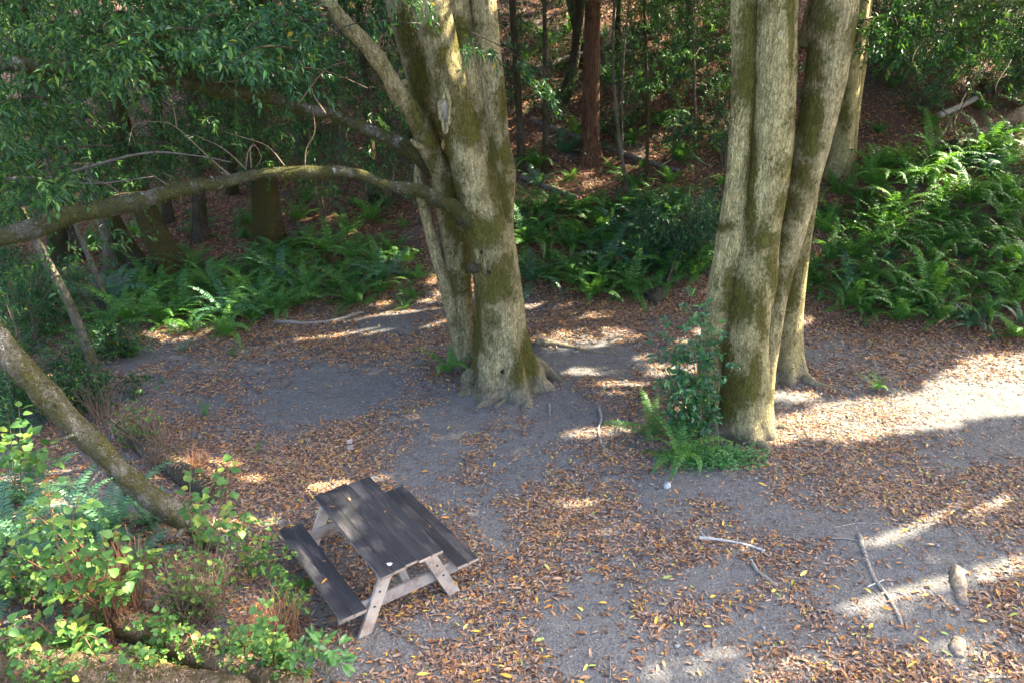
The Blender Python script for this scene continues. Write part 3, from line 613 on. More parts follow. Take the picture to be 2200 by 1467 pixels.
# --- trunks of the wood behind
def bgtree(name, label, cat, spec, mat, ztop=11, group=None, sides=20, flare=0.25, leaf='bay_far', crown=True, rough=0.10, lean=0.0, seed=0):
    bs = gp(spec[0][0], spec[0][1]); t = new_tree(name, label, cat, bs, group, leaf, crown)
    Yb = bs[1] + 0.1; n = len(spec)
    o, C = stem(t, 'trunk', spec, [Yb + lean * k / max(n - 1, 1) for k in range(n)], mat, ztop, sides, 0.14, rough, 2.4, (bs[2], flare, 0.3, 4, seed), seed)
    return t, o, C
BG = [
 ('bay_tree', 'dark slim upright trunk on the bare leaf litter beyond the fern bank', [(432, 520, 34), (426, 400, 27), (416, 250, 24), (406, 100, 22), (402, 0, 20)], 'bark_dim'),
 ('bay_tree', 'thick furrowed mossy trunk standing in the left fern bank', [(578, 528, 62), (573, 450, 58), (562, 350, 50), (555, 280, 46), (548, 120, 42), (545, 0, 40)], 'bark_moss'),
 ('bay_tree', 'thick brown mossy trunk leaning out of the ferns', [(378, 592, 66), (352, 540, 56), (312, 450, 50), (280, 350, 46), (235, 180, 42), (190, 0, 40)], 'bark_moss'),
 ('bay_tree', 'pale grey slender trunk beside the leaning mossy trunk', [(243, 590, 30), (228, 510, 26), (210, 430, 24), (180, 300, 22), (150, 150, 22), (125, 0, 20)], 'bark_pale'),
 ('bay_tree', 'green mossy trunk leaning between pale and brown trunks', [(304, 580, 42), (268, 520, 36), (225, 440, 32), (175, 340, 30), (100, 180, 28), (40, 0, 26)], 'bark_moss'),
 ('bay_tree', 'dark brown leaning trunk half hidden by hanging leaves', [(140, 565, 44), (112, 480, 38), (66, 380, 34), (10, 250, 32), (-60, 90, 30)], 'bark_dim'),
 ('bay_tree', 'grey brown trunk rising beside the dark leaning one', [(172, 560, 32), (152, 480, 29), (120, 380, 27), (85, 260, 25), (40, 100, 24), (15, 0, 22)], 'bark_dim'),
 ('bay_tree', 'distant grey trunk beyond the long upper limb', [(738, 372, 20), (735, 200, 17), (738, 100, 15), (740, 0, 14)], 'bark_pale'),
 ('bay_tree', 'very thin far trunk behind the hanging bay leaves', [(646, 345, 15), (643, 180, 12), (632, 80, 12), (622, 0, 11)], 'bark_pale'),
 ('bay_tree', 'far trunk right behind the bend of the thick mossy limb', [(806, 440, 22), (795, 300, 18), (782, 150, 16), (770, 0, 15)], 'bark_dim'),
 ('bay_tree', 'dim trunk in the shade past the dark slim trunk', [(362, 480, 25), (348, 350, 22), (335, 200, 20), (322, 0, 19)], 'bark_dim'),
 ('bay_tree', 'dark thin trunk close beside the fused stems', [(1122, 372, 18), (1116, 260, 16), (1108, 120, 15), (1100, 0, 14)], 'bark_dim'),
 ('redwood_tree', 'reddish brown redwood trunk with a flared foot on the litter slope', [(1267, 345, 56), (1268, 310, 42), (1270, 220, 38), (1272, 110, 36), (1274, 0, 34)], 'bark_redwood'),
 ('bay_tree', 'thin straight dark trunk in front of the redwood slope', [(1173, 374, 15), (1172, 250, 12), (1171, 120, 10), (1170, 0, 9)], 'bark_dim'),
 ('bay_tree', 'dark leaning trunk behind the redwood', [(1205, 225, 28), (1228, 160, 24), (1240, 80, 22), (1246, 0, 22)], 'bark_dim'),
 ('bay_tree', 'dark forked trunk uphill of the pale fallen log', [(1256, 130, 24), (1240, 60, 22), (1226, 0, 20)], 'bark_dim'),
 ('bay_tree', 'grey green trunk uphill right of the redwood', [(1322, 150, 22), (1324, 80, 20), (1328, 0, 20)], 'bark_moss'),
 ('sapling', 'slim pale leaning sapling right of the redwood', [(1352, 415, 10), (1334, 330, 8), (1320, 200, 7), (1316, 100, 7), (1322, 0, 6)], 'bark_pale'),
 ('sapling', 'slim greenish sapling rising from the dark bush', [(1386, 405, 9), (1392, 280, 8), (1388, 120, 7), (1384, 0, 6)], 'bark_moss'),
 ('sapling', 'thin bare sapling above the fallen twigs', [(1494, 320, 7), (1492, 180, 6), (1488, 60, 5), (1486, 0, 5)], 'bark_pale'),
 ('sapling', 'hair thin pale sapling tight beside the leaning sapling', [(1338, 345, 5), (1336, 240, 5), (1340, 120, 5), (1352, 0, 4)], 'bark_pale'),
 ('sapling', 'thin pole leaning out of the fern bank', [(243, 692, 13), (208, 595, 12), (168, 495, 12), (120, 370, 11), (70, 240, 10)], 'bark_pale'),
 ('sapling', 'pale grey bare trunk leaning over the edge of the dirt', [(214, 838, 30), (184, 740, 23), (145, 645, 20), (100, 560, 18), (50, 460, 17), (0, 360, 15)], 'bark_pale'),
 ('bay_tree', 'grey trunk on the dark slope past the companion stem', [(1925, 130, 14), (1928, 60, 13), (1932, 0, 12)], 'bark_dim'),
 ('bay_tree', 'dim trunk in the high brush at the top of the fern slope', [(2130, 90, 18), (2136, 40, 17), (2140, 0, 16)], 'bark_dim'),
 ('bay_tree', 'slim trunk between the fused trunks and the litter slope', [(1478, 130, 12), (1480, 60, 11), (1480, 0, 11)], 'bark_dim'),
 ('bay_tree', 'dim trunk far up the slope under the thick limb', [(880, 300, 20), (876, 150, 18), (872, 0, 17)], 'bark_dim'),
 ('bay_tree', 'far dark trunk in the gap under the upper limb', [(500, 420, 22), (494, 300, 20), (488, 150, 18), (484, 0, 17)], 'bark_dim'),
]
for k, (nm, lab, spec, mt) in enumerate(BG):
    thin = spec[0][2] < 14
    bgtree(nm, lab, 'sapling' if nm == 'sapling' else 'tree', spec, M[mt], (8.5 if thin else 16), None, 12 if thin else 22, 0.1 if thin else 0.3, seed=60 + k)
# unseen trees added round the clearing: they carry the canopy that shades it
OFF = [(10.9, 11.3, .42), (13.5, 8.0, .35), (12.5, 16, .38), (16, 13, .4), (18, 19, .35), (15, 23, .4), (21, 26, .4), (10, 27, .35), (22, 10, .35), (5.5, 30, .35), (17.5, 32, .4), (-11, 12.5, .3), (-14, 20, .35), (-9, 29, .35), (0, 38, .35), (12, 37, .35), (26, 18, .35), (25, 33, .35), (9.5, 4.5, .3)]
for k, (x, y, r) in enumerate(OFF):
    z = float(terrain(np.array([x]), np.array([y]))[0])
    t = new_tree('bay_tree', 'unseen tall bay tree added round the clearing, its canopy shading the ground', 'tree', (x, y, z), 'added shade trees round the clearing', 'canopy')
    P = np.array([(x, y, z - .3, r), (x + .1, y, z + 3, r * .85), (x - .1, y + .2, z + 7, r * .7), (x + .3, y, z + 12, r * .4)])
    C = spline(P, 0.3); V, Q, T = tube(C[:, :3], C[:, 3], 20, 0.1, 2.2, k, (z, .3, .35, 5, k)); part('trunk', t['o'], V, Q, T, M['bark'])

# --- leaning mossy trunk in the left foreground
NB_ = gp(492, 1172); NT = new_tree('leaning_tree', 'mossy pale trunk leaning low over the scrub beside the picnic table', 'tree', NB_, leaf='bay', crown=False)
oN, CN = stem(NT, 'trunk', [(505, 1185, 51), (440, 1150, 44), (370, 1105, 45), (300, 1050, 47), (220, 975, 48), (140, 893, 51), (60, 808, 53), (0, 740, 54), (-110, 615, 56)], [NB_[1] - .6 * (k / 8) for k in range(9)], M['bark_lean'], 7.5, 32, 0.05, 0.2, 5.0, None, 71, wob=0.06)
fuzz(oN, CN, M['moss'], 2300, 0.026, 0.5, seed=81, wid=0.005)
for k, (px, py) in enumerate([(420, 1140), (330, 1075), (250, 1005), (170, 925), (90, 840), (20, 765)]): suntube(px, py, NB_[1] - .4, 0.26)

# broken side stubs on limbs and leaning trunk
gB = np.random.default_rng(17)
for ob_, C_, n_, mt_ in ((oA, CA, 11, 'bark_limb'), (oB, CBb, 8, 'bark_limb'), (oC, CC, 5, 'bark_left'), (oN, CN, 9, 'bark_lean')):
    for _ in range(n_):
        i_ = int(gB.integers(8, max(9, int(len(C_) * .8)))); td_ = unit(C_[i_ + 1, :3] - C_[i_ - 1, :3]); a_ = gB.normal(size=3) + np.array([0, -.3, .6]); a_ = unit(a_ - td_ * a_.dot(td_)); L_ = gB.uniform(.06, .42); r_ = C_[i_, 3] * gB.uniform(.12, .3)
        p0 = C_[i_, :3] + a_ * C_[i_, 3] * .6; p1 = p0 + a_ * L_ * .5 + td_ * L_ * gB.uniform(-.2, .4); p2 = p1 + a_ * L_ * .4 + td_ * L_ * gB.uniform(-.3, .6) + np.array([0, 0, gB.normal() * .06])
        Cq = spline(np.array([(*p0, r_ * 1.5), (*p1, r_), (*p2, r_ * .6)]), .04); V, Q, T = tube(Cq[:, :3], Cq[:, 3], 8, .2, 9, int(i_)); part('stub', ob_, V, Q, T, M[mt_])
for px, py, rad in ((230, 1440, .22), (420, 1440, .2), (560, 1455, .18), (330, 1350, .12), (120, 1450, .15)): SUNTUBES.append((gp(px, py) + np.array([0, 0, .4]), rad))
# ------------------------------------------------------------------ hanging foliage seen in the picture (clusters of leafy twigs)
g2 = np.random.default_rng(99)
def nearest_tree(p, pool):
    d = [np.hypot(p[0] - t['base'][0], p[1] - t['base'][1]) for t in pool]; return pool[int(np.argmin(d))]
pool_left = [t for t in TREES if t['crown'] and t['base'][0] < 0.5 and t['base'][1] < 34]
pool_all = [t for t in TREES if t['crown']]
CLEAR = [[(940, 340), (886, 235), (830, 150), (760, 70), (690, 0), (620, -70)], [(945, 365), (850, 305), (740, 260), (650, 236), (530, 205), (400, 178), (330, 168)],
         [(960, 445), (880, 405), (700, 370), (600, 370), (500, 384), (400, 408), (300, 432), (150, 468), (0, 510)], [(1000, 400), (940, 250), (880, 100), (850, 0)], [(960, 200), (920, 0)], [(1010, 200), (1000, 0)]]
def clusters(boxes, pool, leafL, rich=False, nl=10):
    for (x0, x1, y0, y1, Y0, Y1, n, spread, ns) in boxes:
        for _ in range(n):
            c = at(g2.uniform(x0, x1), g2.uniform(y0, y1), g2.uniform(Y0, Y1)); t = nearest_tree(c, pool)
            if c[2] < float(terrain(np.array([c[0]]), np.array([c[1]]))[0]) + 0.5: continue
            m = int(ns * g2.uniform(.6, 1.4)); C = c + g2.normal(size=(m, 3)) * np.array([spread, spread * .8, spread * .45])
            qx_, qy_, w_ = project(C); clear = np.ones(m, bool)
            for ln_ in CLEAR:
                for (ax, ay), (ex, ey) in zip(ln_[:-1], ln_[1:]):
                    dx, dy = ex - ax, ey - ay; u_ = np.clip(((qx_ - ax) * dx + (qy_ - ay) * dy) / (dx * dx + dy * dy), 0, 1)
                    clear &= (np.hypot(qx_ - ax - u_ * dx, qy_ - ay - u_ * dy) > 44) | (C[:, 1] > 13.2)
            C = C[clear]; m = len(C)
            if m == 0: continue
            D = (C - c) + g2.normal(size=(m, 3)) * .25 + np.array([0, 0, -.12])
            sprays(C, D, nl, 0.32, leafL, leafL * .34, .7, rich, True, t['seen'], t['tw'], g2)
            # bough carrying the cluster
            a = c + np.array([g2.normal() * .5, .6 + g2.random() * .8, .2]); L_ = spline(np.array([(*a, .016), (*(a * .5 + c * .5 + np.array([0, 0, .12])), .011), (*c, .005)]), .15)
            V, Q, T = tube(L_[:, :3], L_[:, 3], 5, cap=False); t['tw'].add(V, Q, None)
clusters([(-60, 420, -60, 330, 9.5, 13, 28, .34, 17), (250, 640, -60, 190, 9.5, 12, 24, .32, 16), (560, 860, -60, 130, 10, 13, 13, .30, 11),
          (-60, 200, 250, 560, 8.5, 12, 18, .36, 13), (200, 560, 60, 180, 8.6, 10, 12, .30, 10), (640, 830, 280, 370, 11, 14, 6, .3, 9)], pool_left, .13, False)
clusters([(-80, 560, -80, 300, 13, 20, 52, .5, 19), (380, 860, -80, 260, 13, 20, 36, .55, 18), (-80, 300, 280, 440, 13, 18, 26, .5, 15), (560, 900, 200, 380, 14, 19, 14, .45, 12), (300, 620, 260, 370, 14, 20, 14, .45, 10)], pool_left, .135)
clusters([(-100, 900, -100, 200, 20, 32, 80, .8, 24)], pool_left, .19)
clusters([(1080, 1560, -60, 60, 22, 30, 20, .6, 14), (1400, 1560, 0, 200, 18, 26, 16, .5, 12), (1880, 2250, -60, 160, 16, 26, 44, .6, 18), (1730, 1800, 80, 250, 20, 25, 6, .5, 12)], [t for t in pool_all if t['base'][0] > -1 and t['base'][1] > 15], .14)
# sprays in front of the left trunk and small ones at the right edge
FR = [(1000, 95, 11.0), (1060, 105, 11.2), (1110, 130, 11.4), (1150, 175, 11.6), (1180, 200, 11.6), (900, 5, 11), (860, -5, 11)]
for px, py, yy in FR:
    c = at(px, py, yy); m = 6; C = c + g2.normal(size=(m, 3)) * np.array([.12, .12, .05]); D = g2.normal(size=(m, 3)) * .6 + np.array([.5, 0, -.5])
    sprays(C, D, 10, .3, .10, .026, .8, True, True, LT['seen'], LT['tw'], g2)
L_ = spline(np.array([(*at(985, 60, 11.6), .012), (*at(1060, 92, 11.2), .009), (*at(1120, 130, 11.4), .007), (*at(1180, 195, 11.6), .004)]), .1); V, Q, T = tube(L_[:, :3], L_[:, 3], 5, cap=False); LT['tw'].add(V, Q, None)
for (px, py), (qx, qy), yy in [((2090, 190), (2150, 250), 13.5), ((2020, 210), (2060, 300), 13.8), ((2060, 230), (1990, 340), 13.6), ((2140, 200), (2230, 225), 13.2), ((2050, 270), (2090, 310), 13.6), ((1960, 130), (1985, 170), 14.5)]:
    a, e = at(px, py, yy), at(qx, qy, yy - .2); tt = np.linspace(.1, 1, 5)[:, None]; C = a + (e - a) * tt
    sprays(C, np.repeat((e - a)[None], 5, 0) + g2.normal(size=(5, 3)) * .15, 9, .16, .05, .02, .5, True, True, TT['seen'], TT['tw'], g2)
    L_ = spline(np.array([(*(a + np.array([.5, .6, .5])), .012), (*a, .008), (*e, .004)]), .1); V, Q, T = tube(L_[:, :3], L_[:, 3], 5, cap=False); TT['tw'].add(V, Q, None)
    SUNTUBES.append(((a + e) / 2, 0.35))
# a few sun-lit pockets in the hanging foliage
for _ in range(22): suntube(g2.uniform(0, 800), g2.uniform(-20, 330), g2.uniform(10, 15), g2.uniform(.12, .3))
for _ in range(12): suntube(g2.uniform(1350, 1560), g2.uniform(0, 260), g2.uniform(19, 24), g2.uniform(.15, .3))
for _ in range(16): suntube(g2.uniform(1880, 2200), g2.uniform(0, 330), g2.uniform(15, 20), g2.uniform(.15, .3))

# ------------------------------------------------------------------ unseen canopy overhead, shaped for the light: gaps cut where the sun flecks fall
def canopy(n, vis):
    if vis:      # leaves whose shadow falls on ground in or near the picture
        px = rng.uniform(-350, 2550, n); 
        gx = rng.uniform(-21, 13, n); gy = rng.uniform(3.5, 36, n)
        P = np.stack([gx, gy, terrain(gx, gy)], 1); qx, qy, w = project(P)
        P = P[(qx > -1500) & (qx < 2600) & (qy < 1750) & (w > 1) & ((qx > -250) | (rng.random(len(P)) < 0.6)) & ((qy > 480) | (rng.random(len(P)) < np.where(qx > 1700, 0.75, np.where(qx < 950, 0.72, 0.22))))]
        P = P + S * (rng.uniform(8.5, 15.5, len(P)) / S[2])[:, None]
    else:
        x = rng.uniform(-18, 28, n); y = rng.uniform(9, 48, n); P = np.stack([x, y, terrain(x, y) + rng.uniform(8, 15, n)], 1)
    qx, qy, w = project(P); inside = (qx > -150) & (qx < 2350) & (qy > -80) & (w > 0)
    P = P[~inside & (P[:, 1] > 4.5)]
    return P[~lit(P)]
P = np.vstack([canopy(116000, True), canopy(3500, False)])
bx = np.array([t['base'][:2] for t in pool_all]); wt = np.array([1.0 if t['leaf'] != 'bay_far' else 1.35 for t in pool_all])
own = np.argmin(np.hypot(P[:, None, 0] - bx[None, :, 0], P[:, None, 1] - bx[None, :, 1]) * wt[None], axis=1)
for k, t in enumerate(pool_all):
    Pk = P[own == k]
    if len(Pk):
        D = rng.normal(size=(len(Pk), 3)) * np.array([1, 1, .35])
        tmp = Acc(); sprays(Pk, D, 5, 0.36, 0.23, 0.115, .3, False, False, tmp)
        V, _q, T = tmp.arr(); cen = V.reshape(-1, 4, 3).mean(1); ok = ~lit(cen); n_ = int(ok.sum())
        V = V.reshape(-1, 4, 3)[ok].reshape(-1, 3); b_ = np.arange(n_)[:, None] * 4
        t['acc'].add(V, None, np.concatenate([b_ + np.array([0, 3, 1]), b_ + np.array([0, 2, 3])], 0))
        # boughs from the trunk top into its crown
        for _ in range(7):
            e = Pk[rng.integers(len(Pk))]; b0 = t['base'] + np.array([0, 0, min(7.5, max(5.0, e[2] - t['base'][2] - 2.5))])
            if np.linalg.norm(e - b0) > 9: continue
            L_ = spline(np.array([(*b0, .12), (*((b0 + e) / 2 + np.array([0, 0, .5])), .07), (*e, .02)]), .5)
            qx, qy, w = project(L_[:, :3])
            if ((qx > -50) & (qx < 2250) & (qy > -40)).any(): continue
            V, Q, T = tube(L_[:, :3], L_[:, 3], 8, .1, 2, cap=False); t['tw'].add(V, Q, None)
for t in TREES:
    if t['acc'].n: V, Q, T = t['acc'].arr(); part('crown', t['o'], V, Q, T, M['canopy'], False, 'stuff')
    if t['seen'].n: V, Q, T = t['seen'].arr(); part('foliage', t['o'], V, Q, T, M['bay' if t['leaf'] == 'bay' else 'bay_far'], False, 'stuff')
    if t['tw'].n: V, Q, T = t['tw'].arr(); part('boughs', t['o'], V, Q, T, M['bark_dim'], True, 'stuff')

# ------------------------------------------------------------------ ferns
def frond_mesh(name, mat, arch, tip, npin=24, wid=0.15, seed=0, rise=0.75):
    """one unit-long frond from the origin along +Y, rising then arching over"""
    g = np.random.default_rng(seed); t = np.linspace(0, 1, 13)
    ang = R(90) * rise - arch * t - tip * t ** 3
    dy, dz = np.cos(ang), np.sin(ang); y = np.concatenate([[0], np.cumsum((dy[1:] + dy[:-1]) / 2)]) / 12; z = np.concatenate([[0], np.cumsum((dz[1:] + dz[:-1]) / 2)]) / 12
    x = 0.04 * np.sin(t * 3 + seed) * t; C = np.stack([x, y, z], 1)
    def P(tt): return np.stack([np.interp(tt, t, C[:, k]) for k in range(3)], 1)
    tt = np.linspace(0.10, 0.985, npin); p = P(tt); tan = unit(P(np.minimum(tt + .02, 1)) - P(tt - .02)); up = unit(np.cross(np.array([1.0, 0, 0]), tan))
    prof = wid * np.minimum(1, (tt / .16) ** .8) * np.clip(1 - ((tt - .25) / .78).clip(0) ** 1.7, .05, 1); a = Acc()
    for sgn in (-1, 1):
        D = np.array([1.0, 0, 0]) * sgn * .93 + tan * .34 - up * g.uniform(-.05, .45, npin)[:, None] + tan * g.normal(size=npin)[:, None] * .10
        V, T = leaves(p + tan * .006 * sgn, D, up + g.normal(size=(npin, 3)) * .10, prof * g.uniform(.88, 1.1, npin), np.full(npin, .89 / npin * 0.80), .05, .08); a.add(V, None, T)
    w = .006; sd = np.array([w, 0, 0]); V = np.vstack([C[::2] + sd, C[::2] - sd]); n = len(C[::2]); i = np.arange(n - 1)
    a.add(V, np.stack([i, i + 1, i + n + 1, i + n], 1))
    V, Q, T = a.arr(); return mesh_np(name, V, Q, T, mat, False)
FR_SET = {}
for key, mt in (('green', 'fern'), ('blue', 'fern_blue'), ('bright', 'fern_bright')):
    FR_SET[key] = [frond_mesh('frond', M[mt], 1.25, .5, 26, .125, 1, .80), frond_mesh('frond', M[mt], 1.55, .7, 26, .13, 2, .74), frond_mesh('frond', M[mt], 1.05, .4, 26, .12, 3, .62), frond_mesh('frond', M[mt], .85, 1.0, 26, .12, 4, .42), frond_mesh('frond', M[mt], 1.0, .5, 24, .115, 5, .88)]
DEAD = [frond_mesh('frond', M['fern_dead'], 1.0, .4, 18, .13, 6, .35), frond_mesh('frond', M['fern_dead'], 1.6, .4, 18, .11, 7, .55)]
ferns_at = []
fern_cache = {}
def fern(pos, size, label, group=None, kind='green', n=17, dead=2, parts=True, seed=0, lean=(0, 0)):
    g = np.random.default_rng(seed + 1000); ferns_at.append(pos)
    meshes = FR_SET[kind]
    recs = []
    for k in range(n):
        az = 2 * math.pi * k / n * 2.618 + g.uniform(-.25, .25); inner = k < n * .35
        me = meshes[g.integers(0, 3) if inner else g.integers(0, 5)]
        recs.append((me, az, (R(g.uniform(2, 20)) if inner else R(g.uniform(-22, 10))), R(g.uniform(-18, 18)), size * g.uniform(.65, 1.15) * (0.9 if inner else 1)))
    for k in range(dead): recs.append((DEAD[k % 2], g.uniform(0, 6.28), R(-12), R(g.uniform(-20, 20)), size * g.uniform(.5, .9)))
    if parts:
        t = thing('sword_fern', label, 'fern', tuple(pos), 0, group)
        for me, az, tl, rl, s in recs:
            o = link('frond', me, t); o.rotation_euler = (tl, rl, az); o.scale = (s, s, s)
        return t
    key = (kind, seed % 6)
    if key not in fern_cache:
        a = Acc(); mats = meshes[0].materials[0]
        for me, az, tl, rl, s in recs[:n]:
            V = np.empty(len(me.vertices) * 3, np.float32); me.vertices.foreach_get('co', V); V = V.reshape(-1, 3)
            Mx = np.array(Matrix.Rotation(az, 3, 'Z') @ Matrix.Rotation(rl, 3, 'Y') @ Matrix.Rotation(tl, 3, 'X')); V = V @ Mx.T * (s / size)
            q = [p.vertices[:] for p in me.polygons]; a.add(V, np.array([x for x in q if len(x) == 4]), np.array([x for x in q if len(x) == 3]))
        V, Q, T = a.arr(); fern_cache[key] = mesh_np('sword_fern', V, Q, T, mats, False)
    o = link('sword_fern', fern_cache[key], None, tuple(pos)); o.scale = (size,) * 3; o.rotation_euler = (0, 0, g.uniform(0, 6.28))
    return tag(o, label, 'fern', group)
def inpoly(x, y, poly):
    c = False; n = len(poly)
    for i in range(n):
        x1, y1 = poly[i]; x2, y2 = poly[i - 1]
        if (y1 > y) != (y2 > y) and x < (x2 - x1) * (y - y1) / (y2 - y1) + x1: c = not c
    return c
def fern_zone(poly, n, mind, size, label, group, parts=True, kind='green', seed=0, dead=2, nf=16):
    g = np.random.default_rng(seed); xs_ = [p[0] for p in poly]; ys_ = [p[1] for p in poly]; k = 0
    # even in ground area: draw points on the ground below the polygon
    for _ in range(1500):
        if k >= n: break
        px, py = g.uniform(min(xs_), max(xs_)), g.uniform(min(ys_), max(ys_))
        if not inpoly(px, py, poly): continue
        p = gp(px, py)
        if any((p[0] - q[0]) ** 2 + (p[1] - q[1]) ** 2 < mind ** 2 for q in ferns_at): continue
        p[2] -= .02; kd = g.choice(['green', 'bright', 'blue'], p=[.72, .18, .10]); sz_ = g.uniform(.55, 1.25); nd_ = int(g.integers(0, dead + 4)); lb_ = ('small ' if sz_ < .78 else 'large ' if sz_ > 1.05 else '') + {'green': 'dark green ', 'bright': 'light green ', 'blue': 'bluish green '}[str(kd)] + label.replace('sword fern', 'fern') + (' with brown dead fronds' if nd_ > 3 and parts else ''); lb_ = lb_ if len(lb_.split()) <= 16 else lb_.replace(' with brown dead fronds', ''); fern(p, size * sz_, lb_, group, str(kd), int(nf * g.uniform(.7, 1.25)), nd_, parts, seed * 77 + k); k += 1
# single ferns that can be told apart
p = gp(490, 722); fern(p, 1.10, 'fresh green fern with broad fronds at the front edge of the left fern bank', None, 'bright', 15, 1, True, 1)
p = gp(408, 712); fern(p, .75, 'sunlit fern with a dry brown stalk on the left fern bank edge', None, 'bright', 12, 4, True, 2); SUNTUBES
p = gp(962, 802); fern(p, 1.0, 'fern against the foot of the fused mossy trunks', None, 'bright', 9, 1, True, 3)
p = gp(1462, 990); fern(p, 1.1, 'fern with arching cool green fronds at the foot of the pale fused trunks', None, 'green', 11, 0, True, 4)
p = gp(1402, 935); fern(p, .95, 'smaller fern behind the arching one by the pale fused trunks', None, 'green', 9, 0, True, 5)
p = gp(1885, 838); fern(p, .5, 'small pale fern alone on the leaf litter', None, 'bright', 7, 2, True, 6)
p = gp(440, 892); fern(p, .34, 'tiny fern sprouting from dirt near the leaning sapling', None, 'green', 5, 0, True, 7)
p = gp(548, 972); fern(p, .30, 'single frond fern on the dirt above the picnic table', None, 'green', 2, 0, True, 8)
p = gp(500, 765); fern(p, .42, 'small low fern in front of the fresh green one', None, 'green', 6, 0, True, 9)
p = gp(395, 755); fern(p, .42, 'low bluish fern beside the sunlit fern', None, 'blue', 7, 0, True, 10)
p = gp(350, 825); fern(p, .32, 'little fern in the litter before the pale leaning sapling', None, 'blue', 5, 0, True, 11)
p = gp(668, 1262); fern(p, .5, 'fern growing up under the picnic bench', None, 'green', 8, 1, True, 12)
p = gp(1060, 0.0) if False else gp(870, 665); fern(p, .5, 'small spreading fern at the end of the left bank by the trunks', None, 'green', 9, 1, True, 13)
p = gp(1270, 640); fern(p, 1.23, 'large fern spilling onto the litter right of the fused mossy trunks', None, 'green', 18, 1, True, 14)
p = gp(760, 655); fern(p, 1.05, 'large yellowish green fern at the front of the left bank', None, 'green', 20, 2, True, 15)
p = gp(640, 660); fern(p, 1.04, 'fern beside the half buried grey stick', None, 'green', 14, 1, True, 16)
for k, (px, py, s) in enumerate([(130, 1195, 1.25), (40, 1270, 1.15), (235, 1150, 1.2), (60, 1085, 1.1), (330, 1130, .7), (20, 1180, 1.1), (300, 1230, .8)]):
    fern(gp(px, py), s, 'bluish fern in the foreground scrub under the leaning trunk', 'foreground scrub ferns', 'blue', 15, 2, True, 30 + k)
fern_zone([(225, 720), (400, 690), (560, 690), (700, 655), (890, 645), (935, 600), (900, 540), (700, 535), (560, 545), (400, 590), (250, 620)], 64, .52, 1.25, 'sword fern in the thick bank under the left mossy limbs', 'left fern bank', True, 'green', 1)
fern_zone([(1120, 610), (1220, 625), (1340, 640), (1430, 610), (1545, 610), (1545, 470), (1300, 440), (1110, 450)], 54, .50, 1.3, 'sword fern in the bank between the two big tree clumps', 'middle fern bank', True, 'green', 2)
fern_zone([(1730, 640), (1850, 680), (2050, 710), (2230, 735), (2260, 480), (1900, 430), (1750, 470)], 76, .47, 1.3, 'sword fern in the lower part of the right fern slope', 'right fern slope', True, 'green', 3, 5, 15)
fern_zone([(1760, 450), (2260, 470), (2260, 330), (2000, 330), (1860, 370)], 56, .52, 1.3, 'sword fern high on the right fern slope by the leaning log', 'upper right ferns', False, 'green', 4)
fern_zone([(150, 620), (420, 540), (900, 500), (900, 440), (640, 430), (300, 470), (150, 520)], 22, 1.1, 1.1, 'fern on the shaded litter beyond the left fern bank', 'far left ferns', False, 'green', 5)
fern_zone([(1120, 420), (1240, 400), (1460, 430), (1560, 430), (1560, 300), (1400, 250), (1180, 300)], 24, .9, 1.1, 'fern scattered on the litter slope round the redwood', 'redwood slope ferns', False, 'green', 6)
fern_zone([(1120, 240), (1560, 300), (1560, 60), (1120, 60)], 22, 1.3, 1.2, 'fern far up the litter slope above the redwood foot', 'high slope ferns', False, 'green', 7)
fern_zone([(1880, 330), (2260, 320), (2260, 60), (1880, 60)], 26, 1.1, 1.2, 'fern among the brush at the top of the right slope', 'high right ferns', False, 'green', 8)
fern_zone([(0, 760), (200, 820), (300, 760), (230, 620), (60, 560), (0, 600)], 12, .8, .9, 'fern under the hanging bay leaves beside the leaning sapling', 'ferns by the leaning sapling', False, 'green', 9)

# ------------------------------------------------------------------ bushes
def bush(pos, h, rad, ns, leafL, label, group=None, mat='bush', name='bush', stems=7, seed=0, nl=10, ratio=.42, rich=False, low=.15):
    g = np.random.default_rng(seed + 400); pos = np.array(pos, float); t = thing(name, label, 'bush', tuple(pos), 0, group)
    al, aw = Acc(), Acc(); tips = []
    for k in range(stems):
        a = g.uniform(0, 6.28); e = pos + np.array([math.cos(a) * rad * g.uniform(.3, .95), math.sin(a) * rad * g.uniform(.3, .95), h * g.uniform(.6, 1.0)])
        L_ = spline(np.array([(*(pos + np.array([g.normal() * .06, g.normal() * .06, -.05])), .016), (*((pos + e) / 2 + np.array([0, 0, .12 * h])), .010), (*e, .004)]), .15)
        V, Q, T = tube(L_[:, :3], L_[:, 3], 5, cap=False); aw.add(V, Q); tips.append(L_[:, :3])
    tp = np.vstack(tips); tp = tp[tp[:, 2] > pos[2] + low * h]; C = tp[g.integers(len(tp), size=ns)] + g.normal(size=(ns, 3)) * np.array([rad * .22, rad * .22, h * .09])
    D = (C - pos) * np.array([1, 1, .35]) + g.normal(size=(ns, 3)) * .4
    sprays(C, D, nl, leafL * 3, leafL, leafL * ratio, .45, rich, True, al, aw, g)
    V, Q, T = al.arr(); part('foliage', t, V, Q, T, M[mat], False, 'stuff'); V, Q, T = aw.arr(); part('stem_clump', t, V, Q, T, M['twig'], True, 'stuff')
    return t
